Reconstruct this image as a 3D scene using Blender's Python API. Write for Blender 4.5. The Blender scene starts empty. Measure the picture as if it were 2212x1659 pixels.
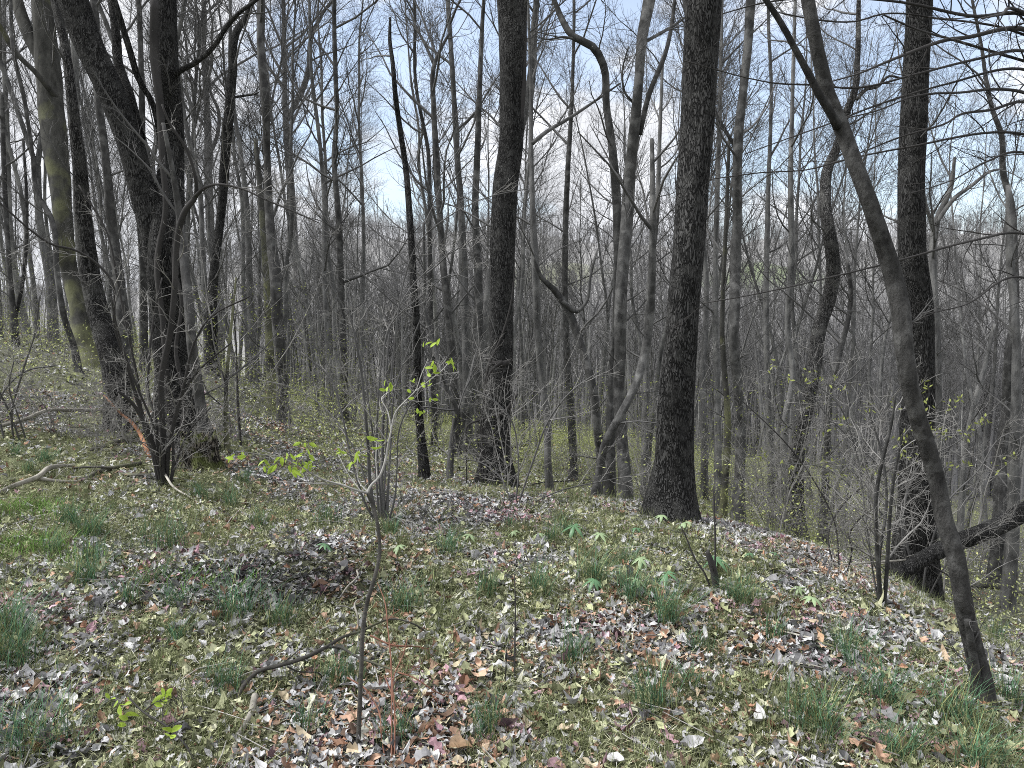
import bpy, math, random
import numpy as np
from mathutils import Vector

R = math.radians
# ------------------------------------------------------------------ camera, sky, sun, exposure
scene = bpy.context.scene
C = scene.collection
PITCH = R(6.0)
CAMZ = 1.6
FPX = 1609.0          # focal length in pixels of a 2212 x 1659 view
CX, CY = 1106.0, 829.5
cam = bpy.data.cameras.new('camera'); cam_o = bpy.data.objects.new('camera', cam); C.objects.link(cam_o)
cam_o.location = (0, 0, CAMZ); cam_o.rotation_euler = (R(90) - PITCH, 0, 0)
cam.sensor_width = 36; cam.lens = FPX / 2212 * 36; cam.clip_start = 0.05; cam.clip_end = 6000
scene.camera = cam_o
scene.view_settings.view_transform = 'Standard'; scene.view_settings.look = 'None'
scene.view_settings.gamma = 1; scene.view_settings.exposure = 1.2
scene.view_settings.use_curve_mapping = False
scene.render.engine = 'CYCLES'; scene.cycles.use_denoising = False; scene.cycles.pixel_filter_type = 'BLACKMAN_HARRIS'; scene.cycles.filter_width = 0.95
scene.cycles.caustics_reflective = False; scene.cycles.caustics_refractive = False; scene.cycles.sample_clamp_indirect = 2.0; scene.cycles.sample_clamp_direct = 6.0; scene.cycles.max_bounces = 6; scene.cycles.diffuse_bounces = 3
SUN_EL, SUN_AZ = R(54), R(268)       # azimuth clockwise from +Y
sl = bpy.data.lights.new('sun', 'SUN'); sl.energy = 2.3; sl.angle = R(22); sl.color = (1, .985, .965)
so = bpy.data.objects.new('sun', sl); C.objects.link(so)
sd = Vector((math.sin(SUN_AZ) * math.cos(SUN_EL), math.cos(SUN_AZ) * math.cos(SUN_EL), math.sin(SUN_EL)))
so.rotation_euler = sd.to_track_quat('Z', 'Y').to_euler()

w = bpy.data.worlds.new("World"); scene.world = w; w.use_nodes = True
nt = w.node_tree; nt.nodes.clear()
def nn(nt, t, **kw):
    n = nt.nodes.new(t)
    for k, v in kw.items():
        if k.startswith('i_'): n.inputs[int(k[2:])].default_value = v
        else: setattr(n, k, v)
    return n
L = nt.links.new
out = nn(nt, 'ShaderNodeOutputWorld')
sky = nn(nt, 'ShaderNodeTexSky'); sky.sky_type = 'NISHITA'; sky.sun_disc = False
sky.sun_elevation = SUN_EL; sky.sun_rotation = SUN_AZ; sky.air_density = 1.0; sky.dust_density = 1.0; sky.ozone_density = 0.3
bsky = nn(nt, 'ShaderNodeBackground'); L(sky.outputs[0], bsky.inputs[0]); bsky.inputs[1].default_value = 0.115
bcl = nn(nt, 'ShaderNodeBackground'); bcl.inputs[0].default_value = (0.93, 0.95, 1.0, 1); bcl.inputs[1].default_value = 0.60
tc = nn(nt, 'ShaderNodeTexCoord')
mp = nn(nt, 'ShaderNodeMapping'); mp.inputs['Scale'].default_value = (1, 1, 2.2); L(tc.outputs['Generated'], mp.inputs[0])
no = nn(nt, 'ShaderNodeTexNoise'); no.inputs['Scale'].default_value = 3.1; no.inputs['Detail'].default_value = 6
no.inputs['Roughness'].default_value = 0.58; L(mp.outputs[0], no.inputs['Vector'])
# gaps of blue lie in two directions of the sky, white cloud elsewhere
def patch(d, sharp):
    dn = nn(nt, 'ShaderNodeVectorMath', operation='DOT_PRODUCT')
    v = Vector(d).normalized(); dn.inputs[1].default_value = v
    nrm = nn(nt, 'ShaderNodeVectorMath', operation='NORMALIZE'); L(tc.outputs['Generated'], nrm.inputs[0]); L(nrm.outputs[0], dn.inputs[0])
    mr = nn(nt, 'ShaderNodeMapRange'); L(dn.outputs['Value'], mr.inputs[0])
    mr.inputs[1].default_value = sharp; mr.inputs[2].default_value = 1.0; mr.inputs[3].default_value = 0; mr.inputs[4].default_value = 0.30
    return mr.outputs[0]
pa = patch((-0.10, 1, 0.36), 0.955); pb = patch((0.50, 1, 0.26), 0.95)
ad = nn(nt, 'ShaderNodeMath', operation='ADD'); L(pa, ad.inputs[0]); L(pb, ad.inputs[1])
sb = nn(nt, 'ShaderNodeMath', operation='SUBTRACT'); L(no.outputs[0], sb.inputs[0]); L(ad.outputs[0], sb.inputs[1])
cr = nn(nt, 'ShaderNodeMapRange'); L(sb.outputs[0], cr.inputs[0])
cr.inputs[1].default_value = 0.24; cr.inputs[2].default_value = 0.40; cr.interpolation_type = 'SMOOTHSTEP'
cr.inputs[3].default_value = 0.34; cr.inputs[4].default_value = 1.0
n2_ = nn(nt, 'ShaderNodeTexNoise'); n2_.inputs['Scale'].default_value = 6.5; n2_.inputs['Detail'].default_value = 5; L(mp.outputs[0], n2_.inputs['Vector'])
cv = nn(nt, 'ShaderNodeMapRange'); L(n2_.outputs[0], cv.inputs[0]); cv.inputs[1].default_value = .3; cv.inputs[2].default_value = .7; cv.inputs[3].default_value = .38; cv.inputs[4].default_value = .56; L(cv.outputs[0], bcl.inputs[1])
mx = nn(nt, 'ShaderNodeMixShader'); L(cr.outputs[0], mx.inputs[0]); L(bsky.outputs[0], mx.inputs[1]); L(bcl.outputs[0], mx.inputs[2])
L(mx.outputs[0], out.inputs[0])

# ------------------------------------------------------------------ numeric helpers
rng = np.random.default_rng(7)
def vnoise(x, y, seed=0):
    x = np.asarray(x, float); y = np.asarray(y, float)
    xi = np.floor(x).astype(np.int64); yi = np.floor(y).astype(np.int64)
    fx = x - xi; fy = y - yi
    fx = fx * fx * (3 - 2 * fx); fy = fy * fy * (3 - 2 * fy)
    def h(a, b):
        n = (a * 374761393 + b * 668265263 + seed * 974634777) & 0xffffffff
        n = ((n ^ (n >> 13)) * 1274126177) & 0xffffffff
        return ((n ^ (n >> 16)) & 0xffff) / 65535.0
    return (h(xi, yi) * (1 - fx) + h(xi + 1, yi) * fx) * (1 - fy) + (h(xi, yi + 1) * (1 - fx) + h(xi + 1, yi + 1) * fx) * fy
def fbm(x, y, seed=0, oct=3):
    s = 0; a = 0.5; t = 0
    for o in range(oct):
        s = s + a * vnoise(x * 2 ** o, y * 2 ** o, seed + o * 17); t += a; a *= 0.5
    return s / t

def ray(px, py):
    a = (px - CX) / FPX; b = -(py - CY) / FPX
    d = np.array([a, math.cos(PITCH) + b * math.sin(PITCH), -math.sin(PITCH) + b * math.cos(PITCH)])
    return d
def at(px, py, Y):
    d = ray(px, py); k = Y / d[1]
    return np.array([d[0] * k, Y, CAMZ + d[2] * k])
def pxsize(Y, w): return w / FPX * Y
def topix(p):
    y = p[1]; z = p[2] - CAMZ
    cz = y * math.cos(PITCH) - z * math.sin(PITCH); cy_ = y * math.sin(PITCH) + z * math.cos(PITCH)
    return CX + FPX * p[0] / cz, CY - FPX * cy_ / cz

# ------------------------------------------------------------------ the lie of the land: heights by bearing and distance
COLS = {
 -2200: [(3,.1),(6,.2),(12,.6),(20,1.1),(30,1.6),(60,2),(120,2),(500,-11)],
 -400:  [(3,.1),(6,.2),(12,.6),(20,1.0),(30,1.3),(60,1.2),(120,-2),(240,-30),(500,-1)],
 0:     [(3,0),(5,.03),(8,.2),(12,.5),(18,.75),(30,.86),(50,.2),(100,-6),(240,-38),(340,-12),(500,-6)],
 250:   [(3,0),(5,0),(8,.05),(12,.3),(18,.45),(30,.3),(50,-.8),(100,-8),(230,-38),(340,-8),(490,3)],
 450:   [(3,0),(5,0),(8,-.05),(12,0.02),(18,.25),(30,-.5),(50,-3),(100,-11),(220,-40),(340,-5),(480,21)],
 600:   [(3,0),(5,0),(8,-.2),(13,-.48),(18,-.7),(30,-2),(50,-5),(100,-14),(220,-40),(330,-8),(480,39)],
 850:   [(3,0),(5,0),(7,-.1),(9.6,-.65),(14,-1.1),(20,-2),(30,-3.5),(50,-6),(100,-15),(220,-40),(330,-8),(480,47)],
 1106:  [(3,0),(5,-.04),(7,-.2),(10.7,-1.07),(14,-1.6),(20,-2.5),(30,-4.0),(50,-6.6),(100,-15),(220,-40),(330,-8),(480,46)],
 1450:  [(3,0),(5,-.04),(7,-.3),(9,-.98),(13,-2.2),(20,-3.5),(30,-5),(50,-7.8),(100,-16),(220,-40),(330,-8),(480,46)],
 1720:  [(3,0),(5,-.1),(6.5,-.42),(10,-1.6),(13.4,-2.7),(20,-4.2),(30,-6),(50,-9),(100,-18),(220,-40),(330,-8),(480,47)],
 1970:  [(3,0),(4,-.05),(6,-.6),(9.65,-2.15),(14,-3.5),(20,-5.0),(30,-7.3),(50,-11),(100,-19),(220,-40),(330,-6),(480,51)],
 2212:  [(2.5,0),(3,-.1),(4,-.33),(5.5,-1.0),(7,-1.75),(10,-3),(14,-4.2),(20,-5.8),(30,-8.2),(50,-12),(100,-20),(220,-40),(330,-6),(480,52)],
 2700:  [(2,-.05),(3,-.3),(5,-1.2),(10,-3.6),(20,-7),(50,-14),(100,-22),(220,-40),(330,-6),(480,49)],
 4200:  [(2,-.1),(3,-.4),(5,-1.4),(10,-3.6),(20,-7),(50,-14),(100,-22),(220,-35),(480,19)],
}
LR0, LR1, NR = math.log(1.0), math.log(6000.), 160
lr = np.linspace(LR0, LR1, NR)
th_k, rows = [], []
for px, prof in sorted(COLS.items()):
    u = (px - CX) / FPX; s = math.hypot(1, u)
    r = [1.0] + [d * s for d, z in prof] + [prof[-1][0] * s * 1.5, 6000]
    z = [0.0] + [z for d, z in prof] + [prof[-1][1] * 0.9, prof[-1][1] * 0.6]
    th_k.append(math.atan(u)); rows.append(np.interp(lr, np.log(r), z))
behind = np.interp(lr, np.log([1, 6, 20, 60, 200, 6000]), [0, .1, .4, .5, -2, 10])
th_all = np.array([-math.pi] + th_k + [math.pi]); rows = np.array([behind] + rows + [behind])
TH = np.linspace(-math.pi, math.pi, 361)
tab = np.array([np.interp(TH, th_all, rows[:, j]) for j in range(NR)]).T
k5 = np.array([1, 2, 3, 2, 1]) / 9.
for _ in range(2):
    p = np.concatenate([tab[-3:-1], tab, tab[1:3]]); tab = sum(k5[i] * p[i:i + 361] for i in range(5))
    p = np.pad(tab, ((0, 0), (2, 2)), mode='edge')
    if _ == 0: tab = sum(k5[i] * p[:, i:i + NR] for i in range(5))
def ground(x, y):
    x = np.asarray(x, float); y = np.asarray(y, float)
    r = np.hypot(x, y); th = np.arctan2(x, y)
    a = (th + math.pi) / (2 * math.pi) * 360; b = np.clip((np.log(np.maximum(r, 1.0)) - LR0) / (LR1 - LR0) * (NR - 1), 0, NR - 1.001)
    ai = np.clip(a.astype(int), 0, 359); bi = b.astype(int); fa = a - ai; fb = b - bi
    z = (tab[ai, bi] * (1 - fa) + tab[ai + 1, bi] * fa) * (1 - fb) + (tab[ai, bi + 1] * (1 - fa) + tab[ai + 1, bi + 1] * fa) * fb
    amp = np.clip(r / 8, .3, 1)
    z = z + (fbm(x * .9, y * .9, 3) - .5) * .16 * amp + (fbm(x * 3.1, y * 3.1, 9, 2) - .5) * .05
    z = z + (fbm(x * .03, y * .03, 21) - .5) * np.clip((r - 80) / 60, 0, 5) * 3.0 + (fbm(x * .009, y * .009, 23) - .5) * np.clip((r - 250) / 60, 0, 4) * 5
    return z
def g1(x, y): return float(ground(np.array([x]), np.array([y]))[0])
def hit(px, py):
    d = ray(px, py); t = np.linspace(.8, 120, 12000) if py > 760 else np.linspace(.8, 300, 24000)
    x = d[0] * t; y = d[1] * t; z = CAMZ + d[2] * t
    below = np.nonzero(z < ground(x, y))[0]
    i = below[0] if len(below) else len(t) - 1
    return np.array([x[i], y[i], float(ground(x[i:i + 1], y[i:i + 1])[0])])

# ------------------------------------------------------------------ mesh collector
class MB:
    def __init__(s): s.v = []; s.q = []; s.t = []; s.c = []; s.n = 0
    def add(s, v, quads=None, tris=None, col=None):
        v = np.asarray(v, np.float32)
        if quads is not None and len(quads): s.q.append(np.asarray(quads, np.int64) + s.n)
        if tris is not None and len(tris): s.t.append(np.asarray(tris, np.int64) + s.n)
        if col is not None:
            col = np.asarray(col, np.float32)
            if col.ndim == 1: col = np.tile(col, (len(v), 1))
            s.c.append(col)
        s.v.append(v); s.n += len(v)
    def tube(s, P, rad, n=6, lump=0.0, seed=0, cap=False, col=None, root=0.0):
        P = np.asarray(P, float); rad = np.asarray(rad, float); k = len(P)
        T = np.gradient(P, axis=0); T /= np.linalg.norm(T, axis=1)[:, None] + 1e-9
        m = T.mean(0); ax = np.eye(3)[np.argmin(np.abs(m))]
        U = np.cross(T, ax); U /= np.linalg.norm(U, axis=1)[:, None] + 1e-9
        W = np.cross(T, U)
        a = np.arange(n) * 2 * math.pi / n
        rr = np.repeat(rad[:, None], n, 1)
        if lump:
            h = np.concatenate([[0], np.cumsum(np.linalg.norm(np.diff(P, axis=0), axis=1))])[:, None]
            q = seed * 1.7
            rr = rr * (1 + lump * (np.sin(2 * a + h * 1.3 + q) + .7 * np.sin(3 * a - h * 2.1 + q * 2) + .6 * np.sin(5 * a + h * 3.7 + q * 3) + .5 * np.sin(h * 7 + a + q)))
        if root:
            h = np.concatenate([[0], np.cumsum(np.linalg.norm(np.diff(P, axis=0), axis=1))])[:, None] - .35; e_ = np.exp(-np.maximum(h, 0) / (rad[0] * 1.3)) * np.ones_like(rr)
            rr = rr * (1 + root * e_ * (.45 + .6 * np.maximum(0, np.sin(3 * a + seed)) ** 2 + .5 * np.maximum(0, np.sin(5 * a + seed * 2)) ** 3))
        V = P[:, None, :] + rr[..., None] * (np.cos(a)[None, :, None] * U[:, None, :] + np.sin(a)[None, :, None] * W[:, None, :])
        V = V.reshape(-1, 3)
        i = np.arange(k - 1)[:, None] * n; j = np.arange(n)[None, :]; j2 = (j + 1) % n
        q = np.stack([i + j, i + j2, i + n + j2, i + n + j], -1).reshape(-1, 4)
        tr = None
        if cap:
            V = np.vstack([V, P[-1:], P[:1]]); c = k * n; b = (k - 1) * n; jj = np.arange(n)
            tr = np.vstack([np.stack([b + jj, b + (jj + 1) % n, np.full(n, c)], -1), np.stack([(jj + 1) % n, jj, np.full(n, c + 1)], -1)])
        s.add(V, q, tr, col)
    def data(s, name, mat, smooth=True):
        me = bpy.data.meshes.new(name)
        V = np.concatenate(s.v); q = np.concatenate(s.q) if s.q else np.zeros((0, 4), int); t = np.concatenate(s.t) if s.t else np.zeros((0, 3), int)
        me.vertices.add(len(V)); me.vertices.foreach_set('co', V.ravel())
        me.loops.add(q.size + t.size); me.loops.foreach_set('vertex_index', np.concatenate([q.ravel(), t.ravel()]).astype(np.int32))
        me.polygons.add(len(q) + len(t))
        st = np.concatenate([np.arange(len(q)) * 4, q.size + np.arange(len(t)) * 3]).astype(np.int32)
        me.polygons.foreach_set('loop_start', st)
        me.polygons.foreach_set('use_smooth', np.full(len(st), smooth))
        if s.c:
            ca = me.color_attributes.new('Col', 'FLOAT_COLOR', 'POINT')
            c = np.concatenate(s.c); c = np.hstack([c, np.ones((len(c), 1), np.float32)]) if c.shape[1] == 3 else c
            ca.data.foreach_set('color', c.ravel().astype(np.float32))
        me.update(calc_edges=True); me.materials.append(mat)
        return me
    def build(s, name, mat, parent=None, origin=None, smooth=True):
        if origin is not None:
            o3 = np.asarray(origin, np.float32); s.v = [v - o3 for v in s.v]
        o = bpy.data.objects.new(name, s.data(name, mat, smooth)); C.objects.link(o)
        if parent is not None: o.parent = parent
        elif origin is not None: o.location = tuple(float(a) for a in origin)
        return o
def tag(o, label=None, cat=None, group=None, kind=None):
    if label: o['label'] = label
    if cat: o['category'] = cat
    if group: o['group'] = group
    if kind: o['kind'] = kind
    return o
def empty(name, loc, label, cat, group=None):
    o = bpy.data.objects.new(name, None); C.objects.link(o); o.location = tuple(float(a) for a in loc)
    o.empty_display_size = .2
    return tag(o, label, cat, group)

# ------------------------------------------------------------------ materials
def mat_bark(name, dark, light, scale=14, stretch=.16, bump=.6, dist=.02, patch=None, ridge=True, patchscale=2.2, mosstop=None):
    m = bpy.data.materials.new(name); m.use_nodes = True; t = m.node_tree; b = t.nodes['Principled BSDF']; l = t.links.new
    b.inputs['Roughness'].default_value = .95; b.inputs['Specular IOR Level'].default_value = .15
    co = nn(t, 'ShaderNodeTexCoord'); mp = nn(t, 'ShaderNodeMapping'); mp.inputs['Scale'].default_value = (1, 1, stretch); l(co.outputs['Object'], mp.inputs[0])
    wn = nn(t, 'ShaderNodeTexNoise'); wn.inputs['Scale'].default_value = scale * .5; wn.inputs['Detail'].default_value = 3; l(mp.outputs[0], wn.inputs['Vector'])
    n1 = nn(t, 'ShaderNodeTexNoise'); n1.inputs['Scale'].default_value = scale; n1.inputs['Detail'].default_value = 8; n1.inputs['Roughness'].default_value = .65; l(mp.outputs[0], n1.inputs['Vector'])
    if ridge:
        vo = nn(t, 'ShaderNodeTexVoronoi'); vo.feature = 'DISTANCE_TO_EDGE'; vo.inputs['Scale'].default_value = scale * 1.7
        mixv = nn(t, 'ShaderNodeMixRGB'); mixv.inputs[0].default_value = .22; l(mp.outputs[0], mixv.inputs[1]); l(wn.outputs['Color'], mixv.inputs[2]); l(mixv.outputs[0], vo.inputs['Vector'])
        r0 = nn(t, 'ShaderNodeMapRange'); l(vo.outputs['Distance'], r0.inputs[0]); r0.inputs[2].default_value = .22
        h = nn(t, 'ShaderNodeMath', operation='MULTIPLY'); l(r0.outputs[0], h.inputs[0]); l(n1.outputs[0], h.inputs[1])
        h2 = nn(t, 'ShaderNodeMath', operation='MULTIPLY'); l(h.outputs[0], h2.inputs[0]); h2.inputs[1].default_value = 1.7; hv = h2.outputs[0]
    else: hv = n1.outputs[0]
    ra = nn(t, 'ShaderNodeValToRGB'); ra.color_ramp.elements[0].position = .22; ra.color_ramp.elements[1].position = .8 if ridge else .72
    ra.color_ramp.elements[0].color = (*dark, 1); ra.color_ramp.elements[1].color = (*light, 1); l(hv, ra.inputs[0])
    cc = ra.outputs[0]
    # weathering blotches and lichen, with a shape of their own
    n2 = nn(t, 'ShaderNodeTexNoise'); n2.inputs['Scale'].default_value = patchscale; n2.inputs['Detail'].default_value = 5; l(co.outputs['Object'], n2.inputs['Vector'])
    r2 = nn(t, 'ShaderNodeMapRange'); l(n2.outputs[0], r2.inputs[0]); r2.inputs[1].default_value = .5; r2.inputs[2].default_value = .62
    r2.inputs[4].default_value = .75
    fac = r2.outputs[0]
    if mosstop:
        sx = nn(t, 'ShaderNodeSeparateXYZ'); l(co.outputs['Object'], sx.inputs[0])
        zr = nn(t, 'ShaderNodeMapRange'); l(sx.outputs[2], zr.inputs[0]); zr.inputs[1].default_value = 0; zr.inputs[2].default_value = mosstop; zr.inputs[3].default_value = .16; zr.inputs[4].default_value = -.08
        az = nn(t, 'ShaderNodeMath', operation='ADD'); l(n2.outputs[0], az.inputs[0]); l(zr.outputs[0], az.inputs[1]); l(az.outputs[0], r2.inputs[0])
    mx = nn(t, 'ShaderNodeMixRGB'); l(fac, mx.inputs[0]); l(cc, mx.inputs[1])
    pc = patch or tuple(a * 1.5 for a in light)
    mm = nn(t, 'ShaderNodeMixRGB'); mm.blend_type = 'MULTIPLY'; mm.inputs[0].default_value = .6; mm.inputs[1].default_value = (*pc, 1); l(n1.outputs[0], mm.inputs[2])
    l(mm.outputs[0], mx.inputs[2])
    # tree to tree difference
    oi = nn(t, 'ShaderNodeObjectInfo'); rr = nn(t, 'ShaderNodeMapRange'); l(oi.outputs['Random'], rr.inputs[0]); rr.inputs[3].default_value = .75; rr.inputs[4].default_value = 1.25
    n3 = nn(t, 'ShaderNodeTexNoise'); n3.inputs['Scale'].default_value = 1.4; n3.inputs['Detail'].default_value = 4; l(co.outputs['Object'], n3.inputs['Vector'])
    r3_ = nn(t, 'ShaderNodeMapRange'); l(n3.outputs[0], r3_.inputs[0]); r3_.inputs[1].default_value = .3; r3_.inputs[2].default_value = .7; r3_.inputs[3].default_value = .62; r3_.inputs[4].default_value = 1.4
    m3 = nn(t, 'ShaderNodeMath', operation='MULTIPLY'); l(rr.outputs[0], m3.inputs[0]); l(r3_.outputs[0], m3.inputs[1])
    hs = nn(t, 'ShaderNodeHueSaturation'); l(m3.outputs[0], hs.inputs['Value']); l(mx.outputs[0], hs.inputs['Color'])
    l(hs.outputs[0], b.inputs['Base Color'])
    bu = nn(t, 'ShaderNodeBump'); bu.inputs['Strength'].default_value = bump; bu.inputs['Distance'].default_value = dist; l(hv, bu.inputs['Height']); l(bu.outputs[0], b.inputs['Normal'])
    return m
def mat_plain(name, col, rough=.9, var=.3, scale=9, attr=False, spec=.2, transl=0.0):
    m = bpy.data.materials.new(name); m.use_nodes = True; t = m.node_tree; b = t.nodes['Principled BSDF']; l = t.links.new
    b.inputs['Roughness'].default_value = rough; b.inputs['Specular IOR Level'].default_value = spec
    co = nn(t, 'ShaderNodeTexCoord'); n1 = nn(t, 'ShaderNodeTexNoise'); n1.inputs['Scale'].default_value = scale; n1.inputs['Detail'].default_value = 5; l(co.outputs['Object'], n1.inputs['Vector'])
    r = nn(t, 'ShaderNodeMapRange'); l(n1.outputs[0], r.inputs[0]); r.inputs[1].default_value = .25; r.inputs[2].default_value = .75
    r.inputs[3].default_value = 1 - var; r.inputs[4].default_value = 1 + var
    hs = nn(t, 'ShaderNodeHueSaturation'); l(r.outputs[0], hs.inputs['Value'])
    if attr:
        at_ = nn(t, 'ShaderNodeAttribute'); at_.attribute_name = 'Col'; l(at_.outputs['Color'], hs.inputs['Color'])
    else: hs.inputs['Color'].default_value = (*col, 1)
    l(hs.outputs[0], b.inputs['Base Color'])
    if transl:
        tr = nn(t, 'ShaderNodeBsdfTranslucent'); l(hs.outputs[0], tr.inputs[0]); ms = nn(t, 'ShaderNodeMixShader'); ms.inputs[0].default_value = transl
        o = t.nodes['Material Output']; l(b.outputs[0], ms.inputs[1]); l(tr.outputs[0], ms.inputs[2]); l(ms.outputs[0], o.inputs[0])
    return m
M = {}
M['oak'] = mat_bark('dark_ridged_bark', (.009, .009, .009), (.078, .0775, .0765), 30, .18, 1.0, .02, patch=(.10, .10, .097), patchscale=9)
M['brown'] = mat_bark('brown_ridged_bark', (.016, .016, .016), (.13, .128, .126), 28, .2, 1.0, .02, patch=(.2, .2, .19), patchscale=4)
M['grey'] = mat_bark('smooth_grey_bark', (.018, .018, .018), (.088, .087, .086), 16, .35, .8, .015, patch=(.19, .19, .185), ridge=False, patchscale=6)
M['lean'] = mat_bark('dark_mottled_smooth_bark', (.007, .007, .007), (.066, .065, .063), 34, .4, 1.0, .02, patch=(.12, .12, .117), ridge=False, patchscale=17)
M['mossy'] = mat_bark('grey_bark_with_moss', (.028, .028, .026), (.115, .114, .105), 12, .35, .8, .015, patch=(.29, .30, .17), ridge=False, patchscale=1.6, mosstop=4.6)
M['dappled'] = mat_bark('dappled_bark', (.014, .014, .014), (.10, .10, .098), 14, .4, 1.0, .02, patch=(.20, .20, .195), ridge=False, patchscale=7)
M['mid'] = mat_bark('woodland_bark', (.03, .03, .03), (.20, .20, .198), 14, .2, 1.0, .03, patch=(.30, .30, .29), ridge=False, patchscale=3)
M['pale'] = mat_plain('pale_twig_bark', (.30, .295, .28), .8, .35, 20)
M['twig'] = mat_plain('grey_twig_bark', (.112, .111, .110), .9, .5, 2.0)
M['darktwig'] = mat_plain('dark_twig_bark', (.045, .043, .042), .9, .4, 3.0)
M['shrubbark'] = mat_plain('shrub_bark', (.22, .215, .205), .85, .6, 6)
M['redstem'] = mat_plain('red_brown_stem', (.16, .075, .05), .6, .4, 12)
M['deadwood'] = mat_bark('weathered_dead_wood', (.10, .095, .085), (.42, .40, .35), 18, 1, .6, .01, ridge=False)
M['log'] = mat_bark('fallen_log_bark', (.02, .02, .018), (.12, .115, .105), 12, 1, .9, .02, patch=(.16, .17, .09), ridge=False)
M['rawwood'] = mat_bark('raw_orange_wood', (.16, .075, .045), (.42, .22, .13), 20, 1, .8, .01, ridge=False)
M['leaf'] = mat_plain('leaf_litter', None, .75, .25, 60, attr=True, spec=.3)
M['grass'] = mat_plain('grass_blades', None, .7, .2, 5, attr=True, transl=.25)
M['bud'] = mat_plain('fresh_bud_leaf', (.36, .50, .07), .5, .35, 40, spec=.3, transl=.4)
M['budolive'] = mat_plain('olive_bud', (.30, .34, .10), .6, .2, 30, transl=.3)
M['may'] = mat_plain('mayapple_leaf', (.12, .24, .12), .45, .25, 25, spec=.4, transl=.2)
M['maypale'] = mat_plain('pale_mayapple_leaf', (.30, .40, .22), .5, .2, 25, spec=.4, transl=.2)
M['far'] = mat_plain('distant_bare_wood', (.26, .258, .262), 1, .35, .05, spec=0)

# ground
gm = bpy.data.materials.new('forest_floor'); gm.use_nodes = True; t = gm.node_tree; b = t.nodes['Principled BSDF']; l = t.links.new
b.inputs['Roughness'].default_value = 1; b.inputs['Specular IOR Level'].default_value = .1
a_ = nn(t, 'ShaderNodeAttribute'); a_.attribute_name = 'Col'
co = nn(t, 'ShaderNodeTexCoord')
n1 = nn(t, 'ShaderNodeTexNoise'); n1.inputs['Scale'].default_value = 9; n1.inputs['Detail'].default_value = 10; n1.inputs['Roughness'].default_value = .75; l(co.outputs['Object'], n1.inputs['Vector'])
vo = nn(t, 'ShaderNodeTexVoronoi'); vo.inputs['Scale'].default_value = 11; l(co.outputs['Object'], vo.inputs['Vector'])
r = nn(t, 'ShaderNodeMapRange'); l(n1.outputs[0], r.inputs[0]); r.inputs[1].default_value = .3; r.inputs[2].default_value = .7; r.inputs[3].default_value = .3; r.inputs[4].default_value = 1.6
sp = nn(t, 'ShaderNodeSeparateColor'); l(vo.outputs['Color'], sp.inputs[0])
r2 = nn(t, 'ShaderNodeMapRange'); l(sp.outputs[0], r2.inputs[0]); r2.inputs[3].default_value = .55; r2.inputs[4].default_value = 1.5
mu = nn(t, 'ShaderNodeMath', operation='MULTIPLY'); l(r.outputs[0], mu.inputs[0]); l(r2.outputs[0], mu.inputs[1])
hs = nn(t, 'ShaderNodeHueSaturation'); l(mu.outputs[0], hs.inputs['Value']); l(a_.outputs['Color'], hs.inputs['Color']); l(hs.outputs[0], b.inputs['Base Color'])
bu = nn(t, 'ShaderNodeBump'); bu.inputs['Strength'].default_value = .9; bu.inputs['Distance'].default_value = .04; l(mu.outputs[0], bu.inputs['Height']); l(bu.outputs[0], b.inputs['Normal'])

# ------------------------------------------------------------------ ground sheet
# patch fields shared by the ground, the litter and the grass
BARE = hit(680, 1262)[:2]
def khaki(x, y):          # where grass and moss tint the litter
    f = fbm(x * 1.5 + 3, y * 1.5, 31, 3) * .72 + fbm(x * .45, y * .45, 33, 2) * .28
    base = .475
    f = f + (vnoise(x * 6, y * 6, 8) - .5) * .22
    return np.clip((f - base + .10) * 4.5, 0, 1)
def pinkf(x, y): return np.clip((fbm(x * 2.3, y * 2.3, 78, 2) - .64) * 12, 0, 1)
def tanf(x, y): return np.clip((fbm(x * 1.3 + 9, y * 1.3, 99, 2) - .56) * 9, 0, 1)
def baref(x, y): return np.clip(1.4 - np.hypot((x - BARE[0]) / .75, (y - BARE[1]) / .55), 0, 1)
def gcol(x, y):
    r = np.hypot(x, y); u = x / np.maximum(np.abs(y), .5)
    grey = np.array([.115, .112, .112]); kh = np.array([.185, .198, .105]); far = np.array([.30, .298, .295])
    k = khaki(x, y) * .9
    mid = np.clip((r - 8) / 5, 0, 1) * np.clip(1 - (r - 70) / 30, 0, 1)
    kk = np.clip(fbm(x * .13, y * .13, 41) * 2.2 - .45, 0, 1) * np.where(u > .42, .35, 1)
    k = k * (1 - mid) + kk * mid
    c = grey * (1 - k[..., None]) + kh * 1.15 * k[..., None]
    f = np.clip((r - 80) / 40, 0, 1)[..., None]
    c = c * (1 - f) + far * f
    # pale green meadows on the far slope and straw fields along the valley
    m1 = np.clip(1.6 - np.hypot((x - 128) / 26, (y - 388) / 17), 0, 1)
    m2 = np.clip(1.6 - np.hypot((x - 20) / 24, (y - 392) / 12), 0, 1) * .6
    m3 = np.clip((fbm(x * .02, y * .02, 61) - .52) * 8, 0, 1) * np.clip(1 - np.abs(r - 255) / 60, 0, 1)
    c = c * (1 - m1[..., None]) + np.array([.26, .31, .19]) * m1[..., None]
    c = c * (1 - m2[..., None]) + np.array([.24, .26, .14]) * m2[..., None]
    c = c * (1 - m3[..., None]) + np.array([.40, .41, .28]) * m3[..., None]
    bb = baref(x, y)[..., None]
    return c * (1 - bb * .65)
def axis(lo, hi, n, k):
    s = np.linspace(math.asinh(lo / k), math.asinh(hi / k), n); return k * np.sinh(s)
gx = axis(-3500, 3500, 620, 2.2); gy = np.concatenate([-axis(.5, 2500, 60, 3)[::-1], axis(-.4, 4500, 560, 3.0)])
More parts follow.
